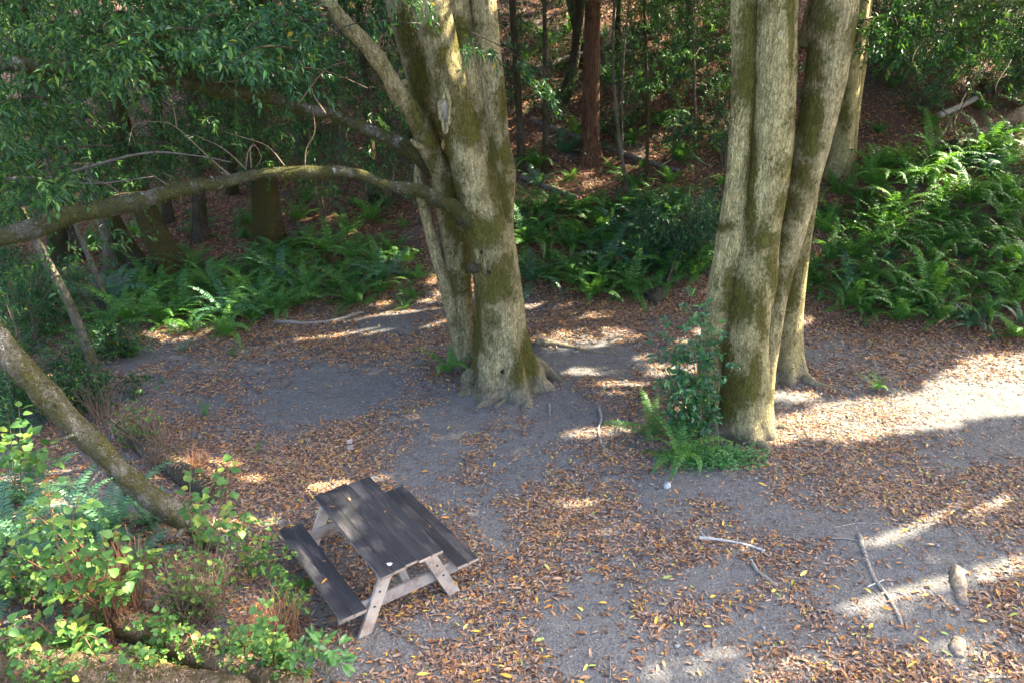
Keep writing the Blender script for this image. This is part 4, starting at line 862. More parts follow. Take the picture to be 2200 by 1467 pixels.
def bush_zone(poly, n, mind, h, rad, ns, leafL, label, group, seed, mat='bush'):
    g = np.random.default_rng(seed); used = []; xs_ = [p[0] for p in poly]; ys_ = [p[1] for p in poly]
    for _ in range(800):
        if len(used) >= n: break
        px, py = g.uniform(min(xs_), max(xs_)), g.uniform(min(ys_), max(ys_))
        if not inpoly(px, py, poly): continue
        p = gp(px, py)
        if any((p[0] - q[0]) ** 2 + (p[1] - q[1]) ** 2 < mind ** 2 for q in used): continue
        used.append(p); s = g.uniform(.75, 1.25); bush(p, h * s, rad * s, int(ns * s), leafL, label, group, mat, seed=seed * 50 + len(used))
for k, (px, py, h, r) in enumerate([(1400, 575, 1.5, .8), (1480, 585, 1.6, .75), (1520, 545, 1.4, .7)]):
    bush(gp(px, py), h * 1.1, r * 1.2, 330, .085, ['dark glossy bush filling the gap before the pale fused trunks', 'tallest glossy bush touching the pale fused trunks', 'glossy bush partly behind the pale fused trunks'][k], None, 'bush', seed=k, nl=10)
bush(gp(1435, 615), .8, .4, 40, .05, 'low sparse bush beside the mossy stone', None, 'bush', seed=5)
bush_zone([(1290, 330), (1560, 380), (1560, 60), (1380, 20), (1300, 120)], 12, 1.5, 1.6, .9, 120, .10, 'leafy young bay bush on the slope right of the redwood', 'bushes right of the redwood', 11)
bush_zone([(1880, 250), (2250, 260), (2260, 0), (1880, 0)], 26, 1.4, 1.9, 1.2, 190, .10, 'dark bush massed at the top of the right fern slope', 'brush on the upper right slope', 12)
bush_zone([(1090, 300), (1200, 300), (1180, 120), (1090, 120)], 5, 1.4, 1.8, .9, 110, .085, 'dark bush close beyond the fused mossy trunks', 'bushes beyond the fused trunks', 13)
bush_zone([(1120, 110), (1560, 110), (1560, -30), (1120, -30)], 6, 2.6, 1.8, 1.1, 100, .10, 'far bush at the head of the litter slope', 'far brush', 14, 'bay_far')
bush_zone([(640, 470), (900, 480), (920, 300), (640, 330)], 9, 1.8, 1.7, 1.1, 110, .085, 'dim bush on the slope under the thick mossy limb', 'bushes under the thick limb', 15, 'bay_far')
bush_zone([(-60, 520), (560, 440), (660, 330), (600, 180), (-60, 250)], 26, 2.0, 2.6, 1.4, 150, .10, 'dim bush in the wood behind the left trunks', 'brush behind the left trunks', 16, 'bay_far')
bush_zone([(430, 300), (1000, 300), (1000, 60), (430, 60)], 18, 3.0, 3.0, 1.8, 150, .13, 'far shaded bush high on the slope past the limbs', 'far brush past the limbs', 17, 'bay_far')
bush_zone([(0, 700), (120, 760), (200, 700), (180, 580), (0, 560)], 6, .9, 1.6, .7, 120, .085, 'bay shrub with long leaves left of the leaning sapling', 'bay shrubs at the clearing edge', 18, 'bay')
bush(gp(60, 800), 1.5, .7, 130, .085, 'tall bay shrub behind the leaning mossy trunk', None, 'bay', seed=71); bush(gp(150, 840), 1.0, .5, 80, .085, 'short bay shrub at the foot of the pale leaning sapling', None, 'bay', seed=72)
for k, (px, py, h_, r_) in enumerate([(40, 880, 1.1, .6), (115, 905, .9, .5), (20, 950, .9, .5), (195, 880, .6, .35), (90, 720, 1.6, .7), (250, 770, .7, .4)]):
    bush(gp(px, py), h_, r_, 110, .09, ['bay shrub close behind the leaning mossy trunk', 'low bay shrub between the leaning trunk and the pale sapling', 'bay shrub under the leaning mossy trunk', 'small bay shrub right at the foot of the pale sapling', 'tall bay shrub beside the thin leaning pole', 'small bay shrub at the dirt edge by the left fern bank'][k], None, 'bay', seed=80 + k)
bush(gp(300, 850), .45, .25, 24, .07, 'little bay seedling in the litter by the leaning sapling', None, 'bay', seed=73)
bush(gp(1000, 765), .75, .22, 34, .045, 'bright young shoots between the fused mossy trunks', None, 'clover', seed=74, stems=4)

# ------------------------------------------------------------------ shrubs near enough to show each leaf
def leaf_shape(name, mat, L, W, seg, fold=.12, curl=.15, pw=(.55, 1.1)):
    """ovate blade along +Y with midrib fold"""
    t = np.linspace(0, 1, seg); w = W / 2 * np.clip(t, 0, 1) ** pw[0] * (1 - t) ** pw[1]; w = w / w.max() * W / 2
    mid = np.stack([0 * t, t * L, -curl * L * t ** 2], 1); l = mid + np.stack([w, 0 * t, fold * w * 2], 1); r = mid + np.stack([-w, 0 * t, fold * w * 2], 1)
    V = np.vstack([mid, l, r]); i = np.arange(seg - 1); return mesh_np(name, V, np.vstack([np.stack([i, i + seg, i + seg + 1, i + 1], 1), np.stack([i, i + 1, i + 1 + 2 * seg, i + 2 * seg], 1)]), None, mat, True)
HZ = [leaf_shape('leaf', M['hazel'], .075, .058, 6, .12, c) for c in (.1, .25, .4)]
LR = [leaf_shape('leaf', M['laurel'], .075, .034, 5, .15, c, (.6, .8)) for c in (.1, .3)]
SP = [leaf_shape('leaf', M['sprig'], .10, .034, 6, .15, c, (.7, .8)) for c in (.15, .35)]
def orient(o, p, d, nrm, s):
    d = Vector(d).normalized(); n = Vector(nrm); x = d.cross(n).normalized(); n = x.cross(d)
    o.matrix_local = Matrix.Translation(Vector(p)) @ Matrix((x, d, n)).transposed().to_4x4() @ Matrix.Diagonal((s, s, s, 1))
def shrub(base, targets, label, cat, meshes, r0=.008, nleaf=12, size=1.0, mat='twig', seed=0, group=None, start=.35, droop=.3, name='shrub', bow=.15, pairs=False, spread=1.0, side=.06, extra=0, xl=.07, xw=.05, xmat='hazel_fill'):
    g = np.random.default_rng(seed + 900); base = np.array(base, float); t = thing(name, label, cat, tuple(base), 0, group)
    for e in targets:
        b0 = base + np.array([g.normal() * .05, g.normal() * .05, -.03]); m = (b0 + e) / 2 + g.normal(size=3) * bow * .5 + np.array([0, 0, bow])
        L_ = spline(np.array([(*b0, r0), (*m, r0 * .7), (*e, r0 * .25)]), .05); V, Q, T = tube(L_[:, :3], L_[:, 3], 6, .1, 8, seed); part('stem', t, V, Q, T, M[mat])
        n = len(L_); tan = np.gradient(L_[:, :3], axis=0)
        for k in range(nleaf):
            u = start + (1 - start) * (k + g.random() * .5) / nleaf; i = min(int(u * (n - 1)), n - 1); p = L_[i, :3]; td = unit(tan[i])
            a = g.uniform(0, 6.28) if not pairs else (k % 2) * math.pi + g.normal() * .3; h = unit(np.cross(td, np.array([.3, .2, 1.0]))); kk = np.cross(td, h)
            sd = h * math.cos(a) + kk * math.sin(a); d = td * .5 + sd * spread + np.array([0, 0, -droop * g.random()]); off = sd * g.uniform(.005, side)
            o = link('leaf', meshes[g.integers(len(meshes))], t); orient(o, p + off - base, d, np.array([g.normal() * .3, g.normal() * .3 - .25, 1.0]), size * g.uniform(.55, 1.2))
    if extra:
        al = Acc(); ends = np.array([b_ + (e_ - b_) * u_ for e_ in targets for b_ in [base] for u_ in g.uniform(start, 1.02, max(1, extra // (7 * len(targets))))])
        ends += g.normal(size=ends.shape) * np.array([side, side, side * .7]) * .8 + np.array([0, 0, bow * .4]); D = g.normal(size=ends.shape) * np.array([1, 1, .3])
        sprays(ends, D, 7, xl * 1.8, xl, xw, droop, True, False, al, None, g); V, Q, T = al.arr(); part('foliage', t, V, Q, T, M[xmat], False, 'stuff')
    return t
g3 = np.random.default_rng(5)
def targets(base, lst, dY=(-.5, .15)): return [at(px, py, base[1] + g3.uniform(*dY)) for px, py in lst]
B1 = gp(255, 1345)
shrub(B1, targets(B1, [(60, 1090), (130, 1130), (20, 1180), (190, 1190), (110, 1230), (60, 1260), (250, 1130), (170, 1060), (95, 1010), (320, 1180), (205, 1270), (280, 1230)]), 'tall hazel shrub of many brown stems growing behind the mossy log', 'shrub', HZ, .011, 22, 1.45, 'twig_red', 1, name='hazel_shrub', start=.45, side=.10, extra=180)
B2 = gp(150, 1420)
shrub(B2, targets(B2, [(120, 1330), (60, 1390), (200, 1345), (180, 1400), (230, 1380), (140, 1440), (90, 1430), (215, 1425), (40, 1340), (10, 1420)], (-.35, .2)), 'low broad leaved hazel drooping over the mossy log', 'shrub', HZ, .008, 20, 1.55, 'twig_red', 2, name='hazel_shrub', start=.3, side=.10, extra=80)
B3 = gp(430, 1230)
shrub(B3, targets(B3, [(410, 1000), (470, 1010), (500, 965), (440, 1060), (520, 1070), (395, 1075), (540, 1130)], (-.5, 0)), 'slender hazel with round pale green leaves in front of the leaning trunk', 'shrub', HZ, .007, 14, 1.35, 'twig_green', 3, name='hazel_shrub', start=.5)
B4 = gp(600, 1455)
shrub(B4, targets(B4, [(540, 1330), (590, 1290), (640, 1400), (560, 1400), (620, 1440), (500, 1370), (660, 1450), (510, 1440), (575, 1350)], (-.3, .1)), 'yellowish green hazel sprouts by the end of the fallen log', 'shrub', HZ, .006, 24, 1.0, 'twig_green', 4, name='hazel_shrub', start=.2, side=.09, extra=420, xl=.05, xw=.036)
B5 = gp(545, 1240)
shrub(B5, targets(B5, [(500, 1150), (560, 1190), (600, 1130), (530, 1080), (620, 1180), (480, 1230)], (-.2, .1)), 'sparse hazel sprouts between the leaning trunk and the bench', 'shrub', HZ, .005, 11, 1.1, 'twig_green', 5, name='hazel_shrub', start=.2, side=.12, extra=350, xl=.04, xw=.028)
B6 = gp(30, 1060)
shrub(B6, targets(B6, [(40, 860), (20, 900), (80, 930), (110, 960), (30, 960), (140, 1000)], (-.6, -.2)), 'hazel with a few large leaves under the leaning trunk', 'shrub', HZ, .007, 14, 1.7, 'twig_green', 6, name='hazel_shrub', start=.4)
B7 = gp(400, 1330)
shrub(B7, targets(B7, [(350, 1190), (400, 1210), (450, 1240), (380, 1260), (470, 1290), (430, 1180), (330, 1250), (480, 1210)], (-.2, .2)), 'thin weedy sprouts behind the fallen log', 'shrub', HZ, .005, 20, .85, 'twig_green', 7, name='weed_shrub', start=.15, side=.14, extra=700, xl=.035, xw=.024)
for k, (bx_, by_, tl_, lab_, lf_) in enumerate([(70, 1300, [(20, 1150), (70, 1180), (110, 1200), (40, 1230), (10, 1270), (130, 1260), (60, 1120)], 'bright leafed hazel at the edge of the bluish ferns', 1.2), (360, 1400, [(300, 1360), (350, 1330), (400, 1350), (330, 1400), (420, 1400), (280, 1330)], 'short hazel sprouts on the bare brown log', 1.0),
        (20, 1450, [(-20, 1380), (40, 1400), (70, 1420), (10, 1350), (90, 1450)], 'hazel sprouts rising over the thick mossy log', 1.2), (490, 1430, [(450, 1370), (480, 1350), (520, 1380), (530, 1420), (460, 1420)], 'small leafy sprouts between the two logs', .8), (300, 1455, [(230, 1410), (290, 1400), (350, 1420), (260, 1440), (380, 1440)], 'hazel sprouts drooping over the middle of the thick mossy log', 1.1), (110, 1470, [(40, 1450), (90, 1430), (150, 1440), (180, 1460)], 'leafy sprouts low on the thick mossy log', 1.0), (620, 1330, [(590, 1240), (640, 1260), (610, 1210), (660, 1300)], 'thin sprouts beside the picnic bench', .7)]):
    b_ = gp(bx_, by_); shrub(b_, targets(b_, tl_, (-.35, .1)), lab_, 'shrub', HZ, .006, 20, lf_, 'twig_red', 40 + k, name='hazel_shrub', start=.3, side=.09, extra=220, xl=.05, xw=.036)
B9 = gp(300, 960)
shrub(B9, targets(B9, [(270, 860), (310, 850), (240, 880), (330, 900), (285, 910), (250, 940)], (-.2, .2)), 'thin weedy stems in the shade beyond the leaning trunk', 'shrub', HZ, .005, 6, .7, 'twig', 9, name='weed_shrub', start=.2, side=.14, extra=350, xl=.045, xw=.03)
B8 = gp(690, 1450)
shrub(B8, targets(B8, [(660, 1370), (700, 1360), (730, 1385), (690, 1400), (745, 1410), (650, 1400)], (-.15, .05)), 'glossy long leaved sprig in front of the picnic table leg', 'shrub', SP, .006, 14, 1.2, 'twig_green', 8, name='laurel_sprig', start=.65, droop=.1)
BL = gp(1500, 948)
shrub(BL, targets(BL, [(1505, 640), (1470, 660), (1420, 690), (1400, 720), (1450, 750), (1490, 720), (1440, 800), (1420, 840), (1470, 860), (1520, 740), (1530, 660), (1455, 900), (1500, 820), (1500, 900), (1470, 760), (1535, 780)], (-.35, .05)), 'upright glossy laurel shrub growing against the pale fused trunks', 'shrub', LR, .009, 18, 1.7, 'twig', 10, name='laurel_shrub', start=.3, droop=.2, bow=.06, side=.14, extra=1000, xl=.105, xw=.05, xmat='laurel_fill')
# masses of bare brown twigs in the scrub
def twig_mass(base, n, h, spread, mat, label, seed):
    g = np.random.default_rng(seed); a = Acc(); base = np.array(base)
    for _ in range(n):
        an = g.uniform(0, 6.28); b0 = base + np.array([g.normal() * spread * .3, g.normal() * spread * .3, -.03]); e = base + np.array([math.cos(an), math.sin(an), 0]) * spread * g.uniform(.2, 1) + np.array([0, 0, h * g.uniform(.4, 1.1)])
        L_ = spline(np.array([(*b0, .0045), (*((b0 + e) / 2 + g.normal(size=3) * .05), .0035), (*e, .002)]), .12); V, Q, T = tube(L_[:, :3], L_[:, 3], 4, cap=False); a.add(V, Q)
    t = thing('dry_shrub', label, 'dry brush', tuple(base)); V, Q, T = a.arr(); part('twigs', t, V, Q, T, M[mat], True, 'stuff')
for k, (px, py, n, h, s, m) in enumerate([(265, 1340, 260, .95, .4, 'twig_red'), (590, 1400, 220, .6, .4, 'twig_red'), (430, 1320, 220, .75, .5, 'twig'), (320, 960, 90, .7, .5, 'twig'), (340, 1010, 60, .5, .35, 'twig'), (150, 1280, 130, .6, .5, 'twig_red'), (420, 1010, 60, .3, .25, 'twig_red'), (220, 900, 60, .7, .4, 'twig')]):
    twig_mass(gp(px, py), n, h, s, m, ['dense clump of dry brown stems beside the hazel', 'dry reddish stems by the picnic bench end', 'tangle of thin dry stems behind the fallen log', 'grey brown bare brush beyond the leaning trunk', 'dry stems over the dark mossy log', 'dry stalks among the foreground ferns', 'low dark brown tuft on the dirt above the table', 'bare brush under the pale leaning sapling'][k], k)
# ground cover at the foot of the pale trunks
g4 = np.random.default_rng(8); a = Acc()
pts_ = []
for _ in range(1500):
    px, py = g4.normal(1530, 55), g4.normal(988, 13)
    if 1405 < px < 1650 and 950 < py < 1022: pts_.append(gp(px, py))
P = np.array(pts_); P[:, 2] += g4.uniform(.02, .12, len(P)); D = g4.normal(size=(len(P), 3)) * np.array([1, 1, .3]); N_ = g4.normal(size=(len(P), 3)) * .4 + np.array([0, -.3, 1])
for q in range(3):
    ca, sa = math.cos(q * 2.09), math.sin(q * 2.09); D2 = np.stack([D[:, 0] * ca - D[:, 1] * sa, D[:, 0] * sa + D[:, 1] * ca, D[:, 2]], 1); V, T = leaves(P, D2, N_, g4.uniform(.018, .04, len(P)), .026, .1, .1); a.add(V, None, T)
V, Q, T = a.arr(); o = link('ground_cover', mesh_np('ground_cover', V, Q, T, M['clover'], False)); tag(o, 'low green clover like plants round the foot of the pale fused trunks', 'ground cover', kind='stuff')

# ------------------------------------------------------------------ logs, sticks, stones
def pix_tube(name, label, cat, pix, r, mat, lift=.8, sides=12, rough=.18, seed=0, group=None, taper=.6, rsc=5, moss=None, Zoff=0):
    P = []
    for k, (px, py) in enumerate(pix):
        q = gp(px, py); t = k / max(len(pix) - 1, 1); rr = r * (1 - (1 - taper) * t); P.append((q[0], q[1], q[2] + rr * lift + Zoff, rr))
    P = np.array(P); b0 = P[0, :3].copy(); C = spline(P, max(.02, r * .5)); C[:, :3] += min(.35 * r, .018) * np.stack([fbm(C[:, :3] * 7 + k_ * 9, 2, seed + k_) for k_ in range(3)], 1); V, Q, T = tube(C[:, :3], C[:, 3], sides, rough, rsc, seed, zs=1)
    t = thing(name, label, cat, tuple(b0), 0, group); w = part('wood', t, V, Q, T, M[mat])
    if moss: fuzz(w, C, M['moss'], moss, .022, .2, seed=seed + 5, wid=.006)
    if r > .15:
        gl = np.random.default_rng(seed); n_ = 420; i_ = gl.integers(0, len(C), n_); an_ = gl.normal(size=n_) * .5; tn_ = unit(np.gradient(C[:, :3], axis=0))[i_]; sd_ = unit(np.cross(tn_, np.array([0, 0, 1.0])))
        nn_ = sd_ * np.sin(an_)[:, None] + np.array([0, 0, 1.0]) * np.cos(an_)[:, None]; pp_ = C[i_, :3] + nn_ * (C[i_, 3] * 1.06 + .004)[:, None]; dd_ = gl.normal(size=(n_, 3)); dd_ -= nn_ * (dd_ * nn_).sum(1)[:, None]
        V, T = leaves(pp_, dd_, nn_ + gl.normal(size=(n_, 3)) * .2, gl.uniform(.02, .07, n_), .016, .1, .2); part('leaf_litter', w, V, None, T, M['litter'], False, 'stuff')
    return t
pix_tube('fallen_log', 'thick mossy fallen log lying under the hazel shrubs', 'log', [(-260, 1440), (0, 1455), (200, 1480), (420, 1510), (560, 1560), (760, 1640)], .25, 'bark_log', .35, 48, .42, 1, None, .9, 3.2, 3200)
pix_tube('fallen_log', 'bare brown fallen log with its end by the bench', 'log', [(255, 1345), (330, 1375), (430, 1415), (520, 1450), (600, 1490), (690, 1540)], .16, 'bark_log', .6, 28, .16, 2, None, 1.0, 5, 500)
pix_tube('fallen_log', 'dark moss covered log beyond the leaning trunk', 'log', [(270, 930), (330, 975), (400, 1030), (470, 1075)], .17, 'bark_moss', .5, 20, .2, 3, None, .8, 4, 900)
pix_tube('fallen_log', 'pale fallen trunk crossing the slope behind the redwood', 'log', [(1150, 185), (1200, 165), (1270, 145), (1330, 125), (1410, 108)], .11, 'stick', 1.6, 14, .1, 4, None, .7, 2, None, .35)
pix_tube('fallen_log', 'dark fallen trunk at the foot of the redwood', 'log', [(1140, 262), (1200, 285), (1300, 320), (1400, 355), (1460, 372)], .10, 'log_dim', .8, 14, .15, 5)
pix_tube('fallen_log', 'rotten dark log on the slope beside the fused stems', 'log', [(1120, 385), (1170, 405), (1240, 430)], .11, 'log_dim', .8, 14, .2, 6)
pix_tube('fallen_log', 'mossy trunk lying aslant on the right fern slope', 'log', [(2040, 350), (2110, 318), (2200, 272), (2280, 235)], .16, 'bark_dim', 1.2, 18, .12, 7, None, 1.0, 3, None, .25)
pix_tube('fallen_log', 'short grey log at the top of the ferns beside the companion stem', 'log', [(2010, 280), (2050, 262), (2090, 240)], .09, 'stick', 1, 12, .15, 8, None, .8, 4, None, .3)
for k, pl in enumerate([[(1420, 360), (1470, 330), (1520, 300)], [(1350, 170), (1400, 185), (1450, 205)], [(1150, 230), (1200, 245), (1250, 260)], [(1290, 150), (1330, 175), (1400, 150)], [(1480, 320), (1500, 345), (1530, 360)], [(1180, 300), (1240, 270), (1290, 250)]]):
    pix_tube('fallen_branch', 'dead pale branch tangled on the litter slope near the redwood', 'branch', pl, .025, 'twig_pale', 2, 7, .1, 10 + k, 'dead branches on the redwood slope', .4)
pix_tube('fallen_branch', 'grey stick half buried at the edge of the left fern bank', 'branch', [(590, 692), (650, 696), (720, 690), (780, 672)], .05, 'stick', .5, 10, .2, 20)
pix_tube('stick', 'white bleached stick on the brown leaves', 'stick', [(1500, 1156), (1540, 1160), (1590, 1168), (1642, 1184)], .021, 'stick_white', .6, 14, .45, 21, None, .9)
pix_tube('stick', 'thin forked twig at the end of the bleached stick', 'stick', [(1518, 1160), (1508, 1148), (1504, 1140)], .010, 'stick_white', 2, 7, .1, 22, None, .5, 5, None, .01)
pix_tube('stick', 'short thick grey brown stick lying in the leaves', 'stick', [(1616, 1210), (1632, 1232), (1668, 1260)], .027, 'stick', .5, 12, .35, 23, None, .9)
pix_tube('surface_root', 'long wavy grey root running over bare dirt', 'root', [(1845, 1150), (1858, 1195), (1880, 1245), (1912, 1290), (1940, 1345)], .036, 'stick', 0, 14, .45, 24, None, .6)
pix_tube('stick', 'wavy pale stick crossing the thin sun streak between the tree clumps', 'stick', [(1286, 876), (1291, 900), (1286, 925), (1292, 955), (1312, 980)], .022, 'stick', .8, 9, .2, 25, None, .7)
pix_tube('stick', 'short straight pale stick in front of the flared roots', 'stick', [(1180, 868), (1181, 895)], .018, 'stick', .9, 9, .15, 26)
pix_tube('stick', 'short stick touching the wavy grey root', 'stick', [(1862, 1262), (1898, 1246)], .012, 'stick_white', 1, 8, .1, 27)
pix_tube('stick', 'pale thin stick reaching the top of the wavy root', 'stick', [(1785, 1157), (1815, 1158), (1842, 1162)], .013, 'stick', 1, 8, .1, 28)
pix_tube('stick', 'long thin twig lying across the dirt near the small sun streaks', 'stick', [(1790, 1135), (1840, 1124), (1900, 1126)], .009, 'stick', 1, 7, .1, 29)
pix_tube('root_knob', 'rounded brown root stub rising out of the dirt', 'root', [(2062, 1225), (2058, 1248), (2064, 1275), (2072, 1300)], .095, 'root_wood', -.2, 24, .6, 30, None, .6, 9)
pix_tube('root_knob', 'small brown root stub half sunk below the larger one', 'root', [(2062, 1375), (2056, 1395), (2062, 1412)], .065, 'root_wood', -.3, 18, .6, 31, None, .7, 6)
pix_tube('stick', 'twig end beside the leaf heap near the pale trunks', 'stick', [(1700, 1000), (1722, 1014)], .016, 'stick', 1, 8, .1, 32)
gS = np.random.default_rng(12)
for k in range(46):      # small twigs lying about
    px, py = gS.uniform(700, 2180), gS.uniform(900, 1450); p = gp(px, py); an = gS.uniform(0, 6.28); L = gS.uniform(.08, .35)
    d = np.array([math.cos(an), math.sin(an), 0]); P = np.array([(*(p + d * L * u + np.array([gS.normal() * .02, gS.normal() * .02, .008])), .0045 * (1.2 - .5 * u)) for u in (0, .5, 1)])
    C = spline(P, .06); V, Q, T = tube(C[:, :3], C[:, 3], 5, .1, 8, k); o = link('twig', mesh_np('twig', V - p, Q, T, M['stick']), None, tuple(p)); tag(o, 'small dry twig lying on the dirt and leaves', 'twig', 'twigs strewn over the clearing')
def stone(name, label, px, py, r, mat, squash=.6, seed=0, group=None):
    bm = bmesh.new(); bmesh.ops.create_icosphere(bm, subdivisions=3, radius=1); V = np.array([v.co[:] for v in bm.verts]); bm.faces.ensure_lookup_table(); T = np.array([[v.index for v in f_.verts] for f_ in bm.faces]); bm.free()
    V = V * (1 + .5 * fbm(V * 1.3 + seed, 3, seed))[:, None] * np.array([1, .8, squash]) * r; p = gp(px, py); p[2] += r * squash * .45
    o = link(name, mesh_np(name, V, None, T, M[mat]), None, tuple(p)); o.rotation_euler = (0, 0, seed); return tag(o, label, 'rock', group)
stone('rock', 'pale round stone on bare dirt before the pale trunks', 1433, 1046, .065, 'rock_white', .7, 1)
stone('rock', 'mossy boulder at the edge of the middle fern bank', 1408, 642, .26, 'bark_moss', .7, 2)
stone('rock', 'small pale stone beside the sunlit fern', 375, 705, .12, 'rock', .6, 3)
stone('rock', 'small white stone at the left foot of the fused trunks', 1012, 752, .06, 'rock_white', .8, 4); stone('rock', 'tiny white stone next to the other one by the fused trunks', 996, 745, .04, 'rock_white', .8, 5)
for k in range(26): stone('pebble', 'small grey pebble on the trodden dirt', gS.uniform(650, 2150), gS.uniform(860, 1440), gS.uniform(.012, .03), 'rock', .7, 10 + k, 'pebbles')
# cut block of wood with a dark band
p = gp(752, 966); t = thing('wood_block', 'small cut wood block with a dark band standing on the dirt', 'block', tuple(p), .5)
def box_mesh(name, sx, sy, sz, mat, bev=.004, shear=None):
    bm = bmesh.new(); bmesh.ops.create_cube(bm, size=1)
    for v_ in bm.verts: v_.co = (v_.co.x * sx, v_.co.y * sy, v_.co.z * sz)
    if bev: bmesh.ops.bevel(bm, geom=bm.edges[:], offset=bev, segments=1, affect='EDGES')
    me_ = bpy.data.meshes.new(name); bm.to_mesh(me_); bm.free(); me_.materials.append(mat); return me_
o = link('block', box_mesh('block', .09, .045, .17, M['block']), t, (0, 0, .085)); o = link('band', box_mesh('band', .094, .049, .02, M['strap'], .002), t, (0, 0, .11))

# ------------------------------------------------------------------ picnic table
TL, TW, TH, BO, BW, BH = 1.765, .74, .75, .535, .286, .437
tz = float(terrain(np.array([-1.546]), np.array([6.957]))[0])
tab = thing('picnic_table', 'weathered charcoal topped wooden picnic table with two attached benches and pale legs', 'picnic table', (-1.546, 6.957, tz), .626)
gT = np.random.default_rng(3); bw5 = TW / 5; th = .038
def board(name, cx, z, w, L, off, mat_top, parent):
    me_ = box_mesh(name, w - .010, L, th, M['board_dark'], .004); me_.materials.append(M['board_edge'])
    for p_ in me_.polygons:
        if p_.normal.z < .5: p_.material_index = 1
    o = link(name, me_, parent, (cx, off, z - th / 2)); o.rotation_euler = (0, gT.normal() * .004, gT.normal() * .0015); return o
for k in range(5): board('tabletop_plank', -TW / 2 + bw5 * (k + .5), TH + gT.normal() * .0015, bw5, TL, gT.normal() * .006, None, tab)
for s in (-1, 1):
    for k in range(2): board('bench_plank', s * (BO + BW / 2) + (k - .5) * BW / 2, BH + gT.normal() * .001, BW / 2, TL, gT.normal() * .006, None, tab)
def bar(name, a, b, wdt, thk, axis_w, mat, parent):
    """plank from a to b; wdt across (in the XZ plane), thk along Y"""
    a, b = np.array(a, float), np.array(b, float); d = b - a; L = np.linalg.norm(d); me_ = box_mesh(name, wdt, thk, L, mat, .004)
    o = link(name, me_, parent); z = Vector(d).normalized(); y = Vector((0, 1, 0)); x = y.cross(z).normalized(); y = z.cross(x)
    o.matrix_local = Matrix.Translation(Vector((a + b) / 2)) @ Matrix((x, y, z)).transposed().to_4x4(); return o
for e in (-1, 1):
    y0 = e * (TL / 2 - .16)
    for s in (-1, 1): bar('leg', (s * .56, y0 + e * .041, -.02), (s * .23, y0 + e * .041, TH - th - .004), .14, .038, None, M['board_pale'], tab)
    bar('seat_beam', (-(BO + BW - .02), y0, BH - th - .073), (BO + BW - .02, y0, BH - th - .073), .14, .038, None, M['board_pale'], tab)
    bar('top_cleat', (-TW / 2 + .03, y0, TH - th - .047), (TW / 2 - .03, y0, TH - th - .047), .09, .038, None, M['board_pale'], tab)
    for s in (-1, 1):
        for u_ in (.46, .30):
            bo_ = link('bolt', box_mesh('bolt', .022, .012, .022, M['strap'], .004), tab, (s * (.56 - .33 * (u_ + .02) / .73), y0 + e * .064, u_ + .03)); bo_.rotation_euler = (0, .6, 0)
    o = link('brace', box_mesh('brace', .085, .60, .036, M['board_pale']), tab, (.02, e * .44, .53)); o.rotation_euler = (-e * R(-35) if False else e * R(-38), 0, 0)
# pale spatter on the table top
a_ = np.arange(14) * 2 * math.pi / 14; rr_ = .022 * (1 + .35 * gT.normal(size=14)); V = np.vstack([[[0, 0, .0015]], np.stack([np.cos(a_) * rr_ * 1.3, np.sin(a_) * rr_, 0 * a_], 1)])
o = link('bird_spatter', mesh_np('bird_spatter', V, None, np.array([(0, k + 1, (k + 1) % 14 + 1) for k in range(14)]), M['dung'], False), tab, (-.20, -TL / 2 + .13, TH + .0045))

# ------------------------------------------------------------------ fallen leaves
def scatter(n, y0, y1, x0, x1, floor=0.0):
    x = rng.uniform(x0, x1, n); y = rng.uniform(y0, y1, n); P = np.stack([x, y, terrain(x, y)], 1); px, py, w = project(P)
    k = (px > -250) & (px < 2450) & (py < 1620) & (w > 1) & (rng.random(n) < np.maximum(litter_density(x, y) ** 1.15, floor)); return P[k]
def lay(P, L, W, z, rich, mat, name, label, tilt=.28):
    n = len(P); a = rng.uniform(0, 6.28, n); D = np.stack([np.cos(a), np.sin(a), rng.normal(size=n) * tilt * .6], 1)
    e = .05; nx_ = (terrain(P[:, 0] + e, P[:, 1]) - terrain(P[:, 0] - e, P[:, 1])) / (2 * e); ny_ = (terrain(P[:, 0], P[:, 1] + e) - terrain(P[:, 0], P[:, 1] - e)) / (2 * e)
    D[:, 2] += D[:, 0] * nx_ + D[:, 1] * ny_
    N_ = np.stack([-nx_, -ny_, np.ones(n)], 1) + rng.normal(size=(n, 3)) * tilt; P = P.copy(); P[:, 2] += z * rng.uniform(.4, 1.4, n) + np.abs(D[:, 2]) * .02
    V, T = leaves(P - unit(D) * (L / 2)[:, None], D, N_, L, W, rng.uniform(-.25, .2, n), rng.uniform(.1, .3), rich)
    o = link(name, mesh_np(name, V, None, T, M[mat], False)); tag(o, label, 'leaf litter', kind='stuff'); return o
for y0_, y1_, n_, rich_ in ((4.5, 7.6, 100000, True), (7.6, 11.5, 150000, False)):
    P = scatter(n_, y0_, y1_, -7.5, 8.5); n = len(P); lay(P, rng.uniform(.04, .10, n), rng.uniform(.014, .030, n), .010, rich_, 'litter', 'leaf_litter', 'brown and orange fallen leaves over the near clearing' if rich_ else 'brown and orange fallen leaves between the picnic table and the big trees')
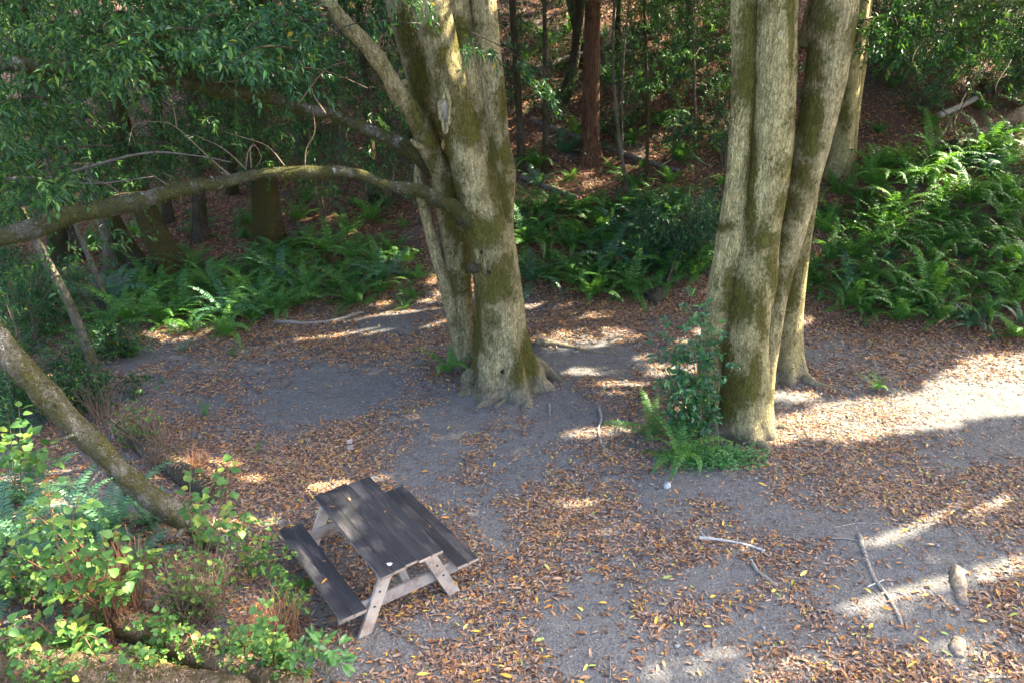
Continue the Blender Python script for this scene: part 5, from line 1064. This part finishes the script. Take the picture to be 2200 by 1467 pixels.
P = scatter(190000, 11.5, 18.5, -11, 10.5); n = len(P); lay(P, rng.uniform(.05, .11, n), rng.uniform(.02, .035, n), .010, False, 'litter', 'leaf_litter', 'brown fallen leaves over the far side of the clearing')
P = scatter(150000, 18.5, 34, -17, 17); n = len(P); lay(P, rng.uniform(.08, .15, n), rng.uniform(.035, .06, n), .015, False, 'litter_hill', 'leaf_litter', 'red brown fallen leaves on the hillside')
# crumbled bits of leaf and twig between the leaves
P = scatter(150000, 4.5, 12.5, -8, 8.5, .35); n = len(P); lay(P, rng.uniform(.012, .045, n), rng.uniform(.004, .012, n), .005, False, 'crumb', 'leaf_crumbs', 'crumbled leaf bits on the near dirt', .2)
# the larger single leaves that lie on top
BL_ = [leaf_shape('fallen_leaf', M['litter_big'], .105, .032, 6, f_, c_, (.7, .8)) for f_, c_ in ((.2, .1), (.35, -.2), (.1, .3))]
gF = np.random.default_rng(77); k = 0
while k < 290:
    px, py = gF.uniform(600, 2200), gF.uniform(1000, 1467); p = gp(px, py)
    if (abs(p[0] + 1.55) < 1.0 and abs(p[1] - 6.95) < 1.0): continue
    if gF.random() > (py - 850) / 600: continue
    a_ = gF.uniform(0, 6.28); o = link('fallen_leaf', BL_[gF.integers(3)], ground); orient(o, p + np.array([0, 0, .024]), (math.cos(a_), math.sin(a_), gF.normal() * .15), (gF.normal() * .25, gF.normal() * .25, 1), gF.uniform(.75, 1.25)); k += 1
for k, (u, v_, z_, s_) in enumerate([(-.30, .55, TH, .7), (-.05, .52, TH, .8), (-.68, -.22, BH, .9), (-.62, .08, BH, .5), (.66, -.1, BH, .6), (.2, .1, TH, .45)]):
    c_, s0 = math.cos(.626), math.sin(.626); p = (-1.546 + u * c_ - v_ * s0, 6.957 + u * s0 + v_ * c_, tz + z_ + .006)
    o = link('loose_leaf', BL_[0]); orient(o, p, (math.cos(k * 2.1), math.sin(k * 2.1), .05), (0, 0, 1), s_); tag(o, ['yellow leaf near the far end of the table top', 'pale leaf on the middle of the table top', 'brown leaf on the bench facing the scrub', 'tiny leaf on the joint of that bench', 'small leaf on the bench facing the open clearing', 'small leaf scrap on the table top centre'][k], 'leaf')
